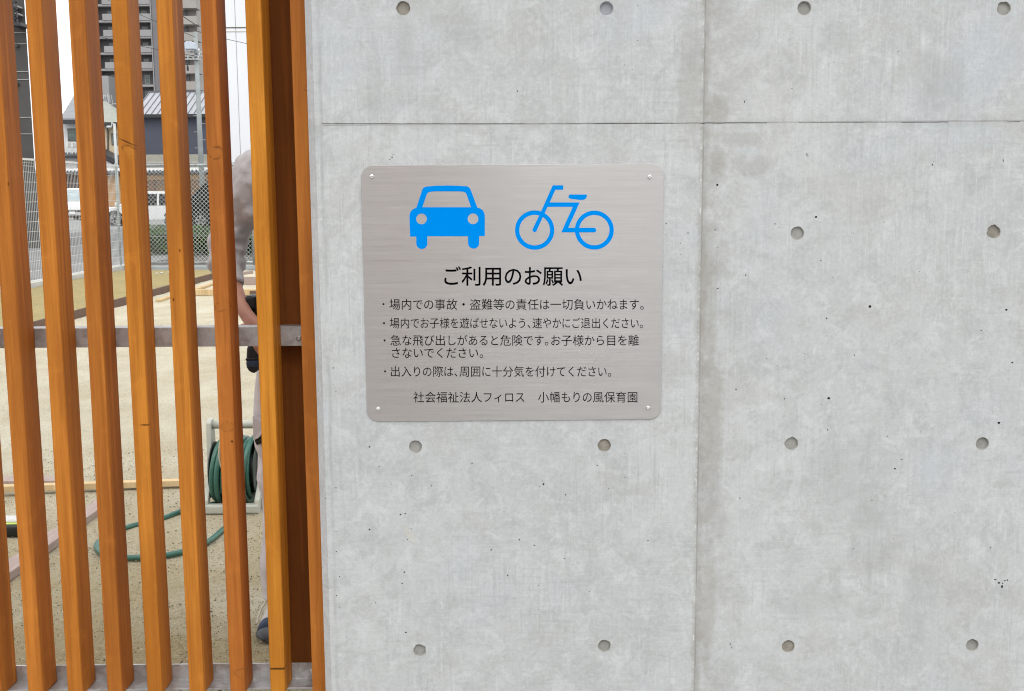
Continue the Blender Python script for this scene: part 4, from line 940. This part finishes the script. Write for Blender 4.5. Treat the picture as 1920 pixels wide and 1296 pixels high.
MB().box(xl_, xl_+16, PY-0.05, PY, zbot-0.1, zbot+0.05).build('drip_edge', M_cblock, pb)

# apartment tower
AY = 205.0
ap = empty('apartment_tower', (at(280, 300, AY).x, AY, 0), 'tall grey apartment tower with stacked balconies far behind the houses', 'apartment building')
xq = lambda px: at(px, 80, AY).x
zq = lambda py: at(280, py, AY).z
ztop_ = zq(-220)
MB().box(xq(160), xq(303), AY+1.6, AY+14, 0, ztop_).build('recess_wall', M_aptd, ap)
MB().box(xq(287), xq(352), AY, AY+14, 0, ztop_-1).build('plain_wall', M_apt, ap)
MB().box(xq(352), xq(369), AY+0.5, AY+14, 0, ztop_).build('beige_wall', M_aptb, ap)
MB().tube([(xq(285.5), AY-0.1, 0), (xq(285.5), AY-0.1, ztop_-1)], 0.12, 8).build('drainpipe', M_aptl, ap)
MB().box(xq(168), xq(183), AY-0.3, AY+2, 0, ztop_).build('fin_wall', M_apt, ap)
fl = [10+30.2*i for i in range(-7, 10)]
for py in fl:
    z = zq(py)
    MB().box(xq(183), xq(284), AY, AY+1.6, z-0.15, z+0.22).build('floor_slab', M_aptl, ap)
    if py < 140: MB().box(xq(195), xq(284), AY-0.12, AY+0.05, z+0.22, z+1.35).build('parapet', M_aptl, ap)
    for (pa, pb_) in ((199, 208), (263, 273)):
        fr_ = MB().box(xq(pa), xq(pb_), AY+1.52, AY+1.6, z+0.5, z+2.1).build('window', M_aptl, ap)
        fix(MB().box(xq(pa)+0.12, xq(pb_)-0.12, AY+1.50, AY+1.53, z+0.62, z+1.98).build('pane', M_win, fr_))
    # stacked corner balconies on the right
    MB().box(xq(338), xq(377.5), AY-2.4, AY+0.5, z+1.9, z+3.35).build('corner_balcony', M_aptb, ap)
    MB().tube([(xq(348), AY-1.2, z+1.75), (xq(348), AY-1.2, z+1.9)], 0.35, 12).build('balcony_lamp', M_hwhite, ap)
MB().box(xq(186), xq(214), AY-4, AY-0.4, 0, zq(146)).build('low_wing', M_aptl, ap)

# utility pole, lamp post, wires
UY = 58.0
up = empty('utility_pole', (at(378, 330, UY).x, UY, 0), 'grey concrete utility pole with pale blue transformer box and crossarms', 'utility pole')
px_ = at(376, 280, UY).x
MB().tube([(px_, UY, 0), (px_, UY, at(370, 60, UY).z)], [0.155, 0.105], 14).build('pole', M_pole, up, smooth=True)
a, b = at(352, 95, UY), at(371, 83, UY)
MB().prism([(a.x, a.z), (b.x, a.z), (b.x, b.z-0.05), (b.x-0.15, b.z+0.06), (a.x+0.15, b.z+0.06), (a.x, b.z-0.05)], UY-0.75, UY-0.2).build('transformer', M_tbox, up, bevel=0.01)
for py, L in ((100, 1.2), (107, 1.3), (113, 0.9)):
    z = at(365, py, UY).z; q = MB(); q.box(px_-L*0.8, px_+L*0.3, UY-0.2, UY-0.12, z, z+0.08); ca = q.build('crossarm', M_galvp, up)
    for i in range(4):
        xx = px_-L*0.75+i*L*0.3; fix(MB().tube([(xx, UY-0.16, z+0.08), (xx, UY-0.16, z+0.16), (xx, UY-0.16, z+0.22)], [0.02, 0.05, 0.03], 8).build('insulator', M_white, ca))
q = MB(); zz = at(365, 128, UY).z; q.tube([(px_-0.45, UY-0.15, zz-0.15), (px_-0.45, UY-0.15, zz), (px_-0.45, UY-0.15, zz+0.22)], [0.05, 0.06, 0.02], 8); q.build('cut_out', M_cable, up)
for i in range(12):
    zz = 2.2+i*0.42; MB().box(px_+(0.10 if i % 2 else -0.30), px_+(0.30 if i % 2 else -0.10), UY-0.012, UY+0.012, zz, zz+0.025).build('step_bolt', M_galvp, up)
def cable(pts, r, label):
    P = [Vector(p) for p in pts]; out = []
    for i in range(len(P)-1):
        for j in range(8):
            t = j/8; q = P[i].lerp(P[i+1], t); q.z -= 4*t*(1-t)*(P[i+1]-P[i]).length*0.012; out.append(q)
    out.append(P[-1]); tag(MB().tube(out, r, 5).build('power_line', M_cable), label, 'cable', 'overhead cables')
pt = Vector((px_, UY-0.15, at(365, 60, UY).z))
cable([at(230, -60, UY-8), (px_, UY-0.16, at(370, 46, UY).z)], 0.022, 'thick dark overhead cable sloping down to the top of the utility pole')
cable([(px_, UY-0.16, at(370, 58, UY).z), at(520, 92, UY-4)], 0.014, 'thin overhead cable running right from the utility pole across the white panels')
cable([at(150, 60, UY-4), (px_, UY-0.16, at(370, 106, UY).z)], 0.013, 'thin overhead cable crossing the tower balconies to the lower crossarm')
cable([at(180, -10, UY-4), (px_, UY-0.16, at(370, 70, UY).z)], 0.013, 'thin overhead cable crossing the upper tower balconies to the pole')
LY = 57.0
p0, p1 = at(219.5, 330, LY), at(219.5, 232, LY); p2 = at(206, 236, LY)
lp = empty('lamp_post', (p0.x, LY, 0), 'thin pale grey street lamp post with short curved arm by the cream house', 'lamp post')
MB().tube([(p0.x, LY, 0), (p0.x, LY, p1.z)], 0.07, 10).build('post', M_lpole, lp, smooth=True)
MB().tube(smooth_path([(p0.x, LY, p1.z-0.05), (p0.x-0.12, LY, p1.z+0.05), (p2.x+0.1, LY, p2.z+0.02), (p2.x, LY, p2.z-0.05)]), 0.03, 8).build('arm', M_lpole, lp, smooth=True)
MB().loft([ell(p2.x-0.05, LY, p2.z-0.05+dz, rx, ry, 12, 2) for dz, rx, ry in ((-.08, .04, .04), (-.03, .16, .10), (.03, .14, .09), (.06, .03, .03))]).build('lamp_head', M_lpole, lp, smooth=True)

# ------------------------------------------------------------------ added out of view across the street, to colour the steel notice's reflection
oh = empty('added_street_house', (-5, -14, -0.008), 'unseen two storey beige house added across the street for the steel notice to reflect', 'house')  # made-up house, unseen, there for the plate to mirror
M_beige = simple('beige_stucco', (0.50,0.44,0.38), 0.85, var=0.06, scale=1.5)
MB().box(-11, -0.4, -22, -14, -0.02, 5.8).build('wall', M_beige, oh)
MB().prism([(-22.6, 5.8), (-13.4, 5.8), (-13.4, 5.95), (-18, 8.0), (-22.6, 5.95)], -11.6, 0.2, 'x').build('roof', M_slate, oh)
for x in (-9.5, -6.2): 
    for z in (0.9, 3.6):
        f_ = MB().box(x, x+1.7, -14.0, -13.93, z, z+1.2).build('window', M_wframe, oh); fix(MB().box(x+0.06, x+1.64, -13.94, -13.915, z+0.06, z+1.14).build('pane', M_win, f_))
og = empty('added_street_garage', (4, -15, -0.008), 'unseen grey block garage with wide shutter added for the steel notice to reflect', 'building')  # made-up garage, unseen, darkens the right side of the plate's reflection
MB().box(0.4, 9.5, -22, -15, -0.02, 3.4).build('wall', M_cblock, og)
s = MB()
for k in range(22): s.box(1.2, 5.8, -15.0, -14.96-0.02*(k % 2), 0.0+k*0.12, 0.118+k*0.12)
s.build('shutter', M_slate, og)
MB().box(0.2, 9.7, -22.2, -14.7, 3.4, 3.6).build('roof', M_gutter, og)
vm_ = empty('added_vending_machine', (-1.9, -12.6, -0.008), 'unseen plain red vending machine added to tint the reflection in the steel notice', 'vending machine')  # made-up red cabinet, unseen, tints the left of the plate's reflection
M_red = simple('red_enamel', (0.62,0.045,0.05), 0.35, var=0.04)
MB().box(-2.32, -1.55, -13.2, -12.5, -0.008, 2.0).build('cabinet', M_red, vm_, bevel=0.02)
MB().box(-2.24, -1.74, -12.52, -12.488, 0.95, 1.80).build('display_window', M_win, vm_, bevel=0.005)
MB().box(-2.20, -1.70, -12.51, -12.490, 0.28, 0.50).build('delivery_flap', M_wframe, vm_, bevel=0.005)

# ------------------------------------------------------------------ worker
PYW = 0.88
def skin(name, nodes, edges, mt, sub=2, root=0, disp=0.0, fs=6.0, parent=None):
    me_ = bpy.data.meshes.new(name); me_.from_pydata([n_[0] for n_ in nodes], edges, []); o = bpy.data.objects.new(name, me_); col.objects.link(o)
    o.modifiers.new('skin', 'SKIN').use_smooth_shade = True
    for i, n_ in enumerate(nodes):
        sv = me_.skin_vertices[0].data[i]; r = n_[1]; sv.radius = r if isinstance(r, tuple) else (r, r); sv.use_root = (i == root)
    s_ = o.modifiers.new('s', 'SUBSURF'); s_.levels = s_.render_levels = sub
    bpy.context.view_layer.update(); dgx = bpy.context.evaluated_depsgraph_get()
    m2 = bpy.data.meshes.new_from_object(o.evaluated_get(dgx), depsgraph=dgx); o.modifiers.clear(); o.data = m2
    if disp:
        nn = [v.normal.copy() for v in m2.vertices]
        for v, n_ in zip(m2.vertices, nn):
            q = Vector((v.co.x*fs, v.co.y*fs, v.co.z*fs*1.6)); v.co += n_*disp*(mnoise.noise(q)+0.5*mnoise.noise(q*2.3))
    m2.materials.clear(); m2.materials.append(mt); m2.polygons.foreach_set('use_smooth', [True]*len(m2.polygons))
    if parent is not None: adopt(o, parent)
    return o
wx = -1.005
pr = empty('person', (wx, 0.9, 0), 'worker in grey sweatshirt and pale trousers standing behind the last slats reaching to his pouch', 'person')
A3 = lambda x, y, Y: tuple(at(x, y, Y))
sh_r, el_r, wr_r, hd_r = (-1.195, 0.90, 1.435), A3(427, 502, 0.90), A3(454, 578, 0.75), A3(479, 615, 0.71)
sh_l, el_l, wr_l = (-0.80, 0.90, 1.435), (-0.73, 0.86, 1.15), (-0.80, 0.70, 0.99)
hip_r, kn_r, an_r = (-1.115, 0.92, 0.90), (-1.135, 0.88, 0.48), (-1.15, 0.93, 0.09)
hip_l, kn_l, an_l = (-0.895, 0.92, 0.90), (-0.87, 0.89, 0.48), (-0.86, 0.94, 0.09)
nodes = [((wx, 0.91, 0.96), 0.10), ((wx, 0.91, 1.15), 0.10), ((wx, 0.92, 1.36), (0.10, 0.07)), ((wx, 0.91, 1.49), 0.052), ((wx, 0.885, 1.58), 0.050), ((wx, 0.87, 1.64), 0.05), ((wx, 0.87, 1.70), 0.04),
  (A3(474, 330, 0.90), 0.040), (el_r, 0.028), (wr_r, 0.023), (hd_r, (0.026, 0.019)), (sh_l, 0.045), (el_l, 0.034), (wr_l, 0.030), ((-0.83, 0.62, 0.95), (0.04, 0.02)),
  (hip_r, 0.065), (kn_r, 0.048), (an_r, 0.030), (hip_l, 0.065), (kn_l, 0.048), (an_l, 0.030),
  ((-1.155, 0.86, 0.035), 0.022), ((-0.857, 0.88, 0.035), 0.022)]
edges = [(0,1),(1,2),(2,3),(3,4),(4,5),(5,6),(2,7),(7,8),(8,9),(9,10),(2,11),(11,12),(12,13),(13,14),(0,15),(15,16),(16,17),(0,18),(18,19),(19,20),(17,21),(20,22)]
def fingers(nodes, edges, wrist, palm, iw):
    w_, p_ = Vector(wrist), Vector(palm); d = (p_-w_).normalized(); sd_ = d.cross(Vector((0, 1, 0))).normalized()
    for k, (o_, L) in enumerate(((-0.027, 0.058), (-0.009, 0.068), (0.009, 0.064), (0.026, 0.050))):
        b_ = p_+sd_*o_+d*0.02; i = len(nodes)
        nodes += [(tuple(b_), 0.009), (tuple(b_+d*L*0.5+Vector((0, -0.012, 0))), 0.0085), (tuple(b_+d*L*0.85+Vector((0, 0.004, -0.012))), 0.007)]
        edges += [(iw, i), (i, i+1), (i+1, i+2)]
    b_ = w_.lerp(p_, 0.55)-sd_*0.035; i = len(nodes)
    nodes += [(tuple(b_), 0.011), (tuple(b_-sd_*0.02+d*0.035), 0.009)]; edges += [(iw, i), (i, i+1)]
fingers(nodes, edges, wr_r, hd_r, 10); fingers(nodes, edges, wr_l, (-0.83, 0.62, 0.95), 14)
body = skin('body', nodes, edges, M_skin, parent=pr)
# face: nose, brows, ears, mouth pushed into one head surface that joins the neck
hm = MB(); rings = []
for i in range(17):
    t = i/16; z = 1.545+0.225*t; k = math.sin(math.pi*min(1, t*0.92+0.08))**0.55
    rg = []
    for j in range(28):
        a = 2*math.pi*j/28; x = 0.074*k*math.cos(a)*(0.78+0.22*min(1, t*2.2)); y = 0.095*k*math.sin(a)
        fr_ = max(0, -math.sin(a))
        if fr_ > 0.85 and 0.30 < t < 0.52: y -= 0.022*(1-abs(t-0.36)/0.16 if t < 0.52 else 0)*(fr_-0.85)/0.15
        if 0.6 < fr_ < 0.95 and 0.48 < t < 0.58: y += 0.008
        if abs(math.cos(a)) > 0.96 and 0.36 < t < 0.58: x *= 1.16
        rg.append((wx+x, 0.868+y, z))
    rings.append(rg)
hm.loft(rings).build('head', M_skin, pr, smooth=True)
for sg in (-1, 1):
    MB().add([(wx+sg*0.028+v[0]*0.006, 0.783+v[1]*0.004, 1.658+v[2]*0.0045) for v in ico_v], ico_f).build('eye', M_ink, pr, smooth=True)
MB().box(wx-0.022, wx+0.022, 0.776, 0.786, 1.592, 1.598).build('mouth', simple('lips', (0.30,0.10,0.09), 0.5), pr, bevel=0.002)
rings = []
for i in range(9):
    t = i/8; z = 1.66+0.125*t; k = math.cos(t*math.pi/2*0.93)**0.5
    rings.append([(wx+0.083*k*math.cos(a), 0.878+0.100*k*math.sin(a)+(0.02 if t < 0.4 and math.sin(a) < -0.3 else 0), z) for a in [2*math.pi*j/28 for j in range(28)]])
MB().loft(rings).build('hair', M_hair, pr, smooth=True)
# sweatshirt
def clothe(m_, name, mt, vox, amp, fs):
    o = m_.build(name, mt, pr, smooth=True)
    rm = o.modifiers.new('r', 'REMESH'); rm.mode = 'VOXEL'; rm.voxel_size = vox; rm.use_smooth_shade = True
    bpy.context.view_layer.update(); dgx = bpy.context.evaluated_depsgraph_get()
    m2 = bpy.data.meshes.new_from_object(o.evaluated_get(dgx), depsgraph=dgx); o.modifiers.clear(); o.data = m2
    nn = [v.normal.copy() for v in m2.vertices]
    for v, n_ in zip(m2.vertices, nn):
        q = Vector((v.co.x*fs, v.co.y*fs, v.co.z*fs)); v.co += n_*amp*(mnoise.noise(q)+0.5*mnoise.noise(q*2.3))
    m2.materials.clear(); m2.materials.append(mt); m2.polygons.foreach_set('use_smooth', [True]*len(m2.polygons))
    cs_ = o.modifiers.new('c', 'SMOOTH'); cs_.iterations = 2; cs_.factor = 0.5
    return o
tm = MB()
tm.loft([[(wx+a_*math.cos(t_), 0.91+b2*math.sin(t_), z) for t_ in [2*math.pi*k_/40 for k_ in range(40)]] for z, a_, b2 in ((0.985, .175, .13), (1.0, .188, .142), (1.1, .185, .14), (1.25, .185, .135), (1.38, .190, .125), (1.45, .165, .105), (1.49, .10, .085), (1.53, .066, .066))])
# visible sleeve: full over the shoulder, a heavy fold hanging at its lower edge, then drawn in towards the elbow
tm.tube(smooth_path([(-1.09, 0.91, 1.43), A3(482, 320, 0.90), A3(471, 350, 0.88), A3(460, 385, 0.885), A3(432, 432, 0.90), A3(426, 470, 0.89), A3(425, 500, 0.87), A3(431, 536, 0.83)], 5), [0.07]*6+[0.066]*5+[0.062]*5+[0.058]*5+[0.059]*5+[0.054]*5+[0.044]*5, 20)
tm.tube([A3(470, 380, 0.855), A3(468, 400, 0.85), A3(461, 412, 0.855)], [0.030, 0.030, 0.020], 14)
for k_ in range(5):
    q = Vector(A3(432-k_*1.2, 436+k_*16, 0.885)); tm.tube([(q.x+(0.053-0.002*k_)*math.cos(t_), q.y+0.05*math.sin(t_), q.z+0.012*math.cos(t_+k_)) for t_ in [2*math.pi*j_/20 for j_ in range(20)]], 0.0075, 8, closed=True)
tm.tube([(-0.92, 0.91, 1.43), (-0.82, 0.90, 1.42), (-0.775, 0.88, 1.30), el_l, (-0.755, 0.79, 1.08)], [0.07, 0.075, 0.066, 0.056, 0.048], 20)
clothe(tm, 'sweatshirt', M_grey, 0.006, 0.009, 17)
# trousers: right leg follows the silhouette seen between the slats
def leg(edge, zl, rr, Yc, flip=None):
    rings = []
    for i, (x, z) in enumerate(zl):
        r = rr[i]; cx = x+r
        rg = []
        for j in range(40):
            a = 2*math.pi*j/40; q = Vector((math.cos(a)*1.7, math.sin(a)*1.7, z*11))
            f = 1+0.07*mnoise.noise(q)+0.05*mnoise.noise(q*2.1)
            rg.append((cx+r*f*math.cos(a), Yc+r*1.12*f*math.sin(a), z))
        rings.append(rg)
    return rings
def resample(pts, n):
    out = []
    for i in range(n):
        t = i/(n-1)*(len(pts)-1); k = min(int(t), len(pts)-2); u = t-k; u = u*u*(3-2*u)
        out.append(tuple(pts[k][c]*(1-u)+pts[k+1][c]*u for c in range(len(pts[0]))))
    return out
LEGY = 0.90
sil = [(489,640,.105),(482,690,.104),(477,740,.100),(476,800,.098),(477,832,.096),(484,850,.094),(482,895,.094),(490,925,.088),(494,960,.082),(493,1000,.084),(488,1055,.086),(489,1088,.082),(492,1102,.078),(493,1115,.074)]
zl = [(at(x, y, LEGY).x, at(x, y, LEGY).z, r) for x, y, r in sil]
zl = resample(zl, 64)
rl = leg(None, [(a_, b_) for a_, b_, _ in zl], [c_ for *_, c_ in zl], LEGY)
tr = MB(); tr.loft(rl)
mirror = [[(2*wx-x, y+0.02, z) for x, y, z in rg] for rg in rl]; tr.loft(mirror)
hips = [[(wx+(0.215-0.02*abs(z-0.92)*4)*math.cos(a), 0.905+0.135*math.sin(a), z) for a in [2*math.pi*j/40 for j in range(40)]] for z in (0.84, 0.90, 0.96, 1.02, 1.05)]
hips = [[(wx+k_*0.195*math.cos(a), 0.905+k_*0.125*math.sin(a), z) for a in [2*math.pi*j/40 for j in range(40)]] for z, k_ in ((0.76, .55), (0.80, .85))]+hips
tr.loft(hips); tro = tr.build('trousers', M_trou, pr, smooth=True)
rm = tro.modifiers.new('r', 'REMESH'); rm.mode = 'VOXEL'; rm.voxel_size = 0.006; rm.use_smooth_shade = True
bpy.context.view_layer.update(); dg = bpy.context.evaluated_depsgraph_get()
me = bpy.data.meshes.new_from_object(tro.evaluated_get(dg), depsgraph=dg); tro.modifiers.clear(); tro.data = me
me.materials.clear(); me.materials.append(M_trou)
# cargo pocket with flap on the visible thigh
pk = MB(); g0 = [at(x, y, 0.80) for x, y in ((477,705),(520,700),(522,800),(476,806))]
pf = MB(); c1 = [A3(*q) for q in ((473,782,0.80),(502,797,0.79),(540,786,0.80),(540,812,0.785),(498,818,0.775),(475,830,0.785))]
def slab(pts, th, name, mt, par):
    nn = len(pts); m_ = MB(); m_.add(list(pts)+[(p_[0], p_[1]+th, p_[2]) for p_ in pts], [tuple(range(nn)), tuple(range(nn, 2*nn))[::-1]]+[(i, (i+1) % nn, nn+(i+1) % nn, nn+i) for i in range(nn)])
    return m_.build(name, mt, par, bevel=0.004)
fix(slab([A3(*q) for q in ((473,780,0.79),(500,794,0.785),(545,788,0.79),(545,806,0.785),(497,808,0.775),(484,822,0.775),(474,827,0.785))], 0.03, 'pocket_flap', M_trou, tro))
fix(slab([A3(*q) for q in ((476,826,0.79),(486,821,0.785),(499,806,0.785),(545,804,0.79),(545,822,0.795),(498,828,0.795),(481,836,0.795))], 0.02, 'pocket_shade', M_blk2, tro))  # black slab stands in for the shade inside the open pocket
# shoes
def shoe(cx, cy, mir):
    sh = bpy.data.objects.new('shoe', None); col.objects.link(sh); sh.parent = pr; sh.location = Vector((cx, cy, 0))-pr.location
    def bd(m_, nm, mt, **k):
        o = m_.build(nm, mt, None, **k); o.parent = sh; o.matrix_parent_inverse = Matrix.Translation((cx, cy, 0)).inverted(); return o
    # heel at +Y, toe at -Y
    def sec(y, wd, h, z0=0.012, top=1.0):
        return [(cx+wd*math.copysign(abs(math.cos(a))**0.75, math.cos(a)), cy+y, z0+max(0, (h*math.sin(a)))) for a in [math.pi*j/14 for j in range(15)]]+[(cx-wd*0.95, cy+y, z0), (cx+wd*0.95, cy+y, z0)]
    bd(MB().loft([sec(y, w_, h) for y, w_, h in ((0.10, .030, .07), (0.085, .036, .09), (0.02, .040, .095), (-0.05, .045, .086), (-0.10, .049, .060), (-0.128, .050, .047))]), 'upper', M_canv, smooth=True)
    bd(MB().loft([sec(y, w_, h) for y, w_, h in ((-0.122, .0508, .050), (-0.14, .0505, .044), (-0.156, .0495, .039))]), 'toe_band', M_navy, smooth=True)
    bd(MB().loft([sec(y, w_, h) for y, w_, h in ((-0.152, .0505, .036), (-0.166, .046, .030), (-0.178, .036, .022), (-0.186, .022, .012))]), 'toe_cap', M_rub, smooth=True)
    m_ = MB(); m_.loft([[(cx+wd*math.cos(a), cy-0.04+0.15*k*math.sin(a), z) for a in [2*math.pi*j/24 for j in range(24)]] for z, wd, k in ((0.0, .046, .97), (0.006, .05, 1.0), (0.015, .051, 1.0))]); bd(m_, 'sole', M_rub, smooth=False)
    m_ = MB()
    for i in range(5):
        y = -0.015-0.021*i; h = 0.113-0.0098*i
        m_.tube([(cx-0.026, cy+y, h-0.012), (cx, cy+y-0.006, h+0.002), (cx+0.026, cy+y, h-0.012)], 0.0032, 6)
        m_.tube([(cx-0.024, cy+y-0.01, h-0.014), (cx, cy+y-0.012, h-0.001), (cx+0.024, cy+y+0.012, h-0.008)], 0.0025, 6)
    if mir == 0: m_.tube(smooth_path([(cx-0.010, cy-0.03, 0.108), (cx-0.032, cy-0.06, 0.092), (cx-0.050, cy-0.085, 0.062), (cx-0.056, cy-0.105, 0.034)]), 0.0034, 6)
    bd(m_, 'lace', M_lace, smooth=True)
sq = at(503, 1203, Z=0.0)
shoe(sq.x+0.008, sq.y+0.17, 0); shoe(2*wx-sq.x-0.02, sq.y+0.20, 1)
# tool pouch on his hip
tp = empty('tool_pouch', A3(480, 640, 0.74), 'black nylon tool pouch hanging at the hip of the worker', 'pouch')
def padded(pts, y, th, name, mt, bev=0.01):
    P = [at(x, yy, y) for x, yy in pts]; nn = len(P); m_ = MB()
    m_.add([(q.x, y, q.z) for q in P]+[(q.x, y+th, q.z) for q in P], [tuple(range(nn)), tuple(range(nn, 2*nn))[::-1]]+[(i, (i+1) % nn, nn+(i+1) % nn, nn+i) for i in range(nn)])
    return m_.build(name, mt, tp, bevel=bev)
padded([(454,560),(462,555.5),(500,553),(525,555),(528,620),(500,648),(470,655),(459,625)], 0.765, 0.08, 'main_bag', M_blk2)
padded([(458,559),(470,556),(523,556),(524,580),(468,580),(463,572)], 0.752, 0.03, 'flap', M_black, 0.006)
padded([(474.5,557),(477.5,557),(477.5,575),(474.5,575)], 0.742, 0.012, 'zip', M_blk2, 0.002)
padded([(462,648),(486,650),(487,678),(484,690),(477,703),(466,697),(460,690)], 0.765, 0.06, 'lower_pocket', M_black)
padded([(460,672),(486,670),(486,675),(460,677)], 0.755, 0.02, 'pocket_band', M_blk2, 0.003)
padded([(460,677.5),(485.5,675.5),(483,690),(462,688)], 0.752, 0.03, 'lower_flap', M_navy, 0.006)
print('objects', len(col.objects))
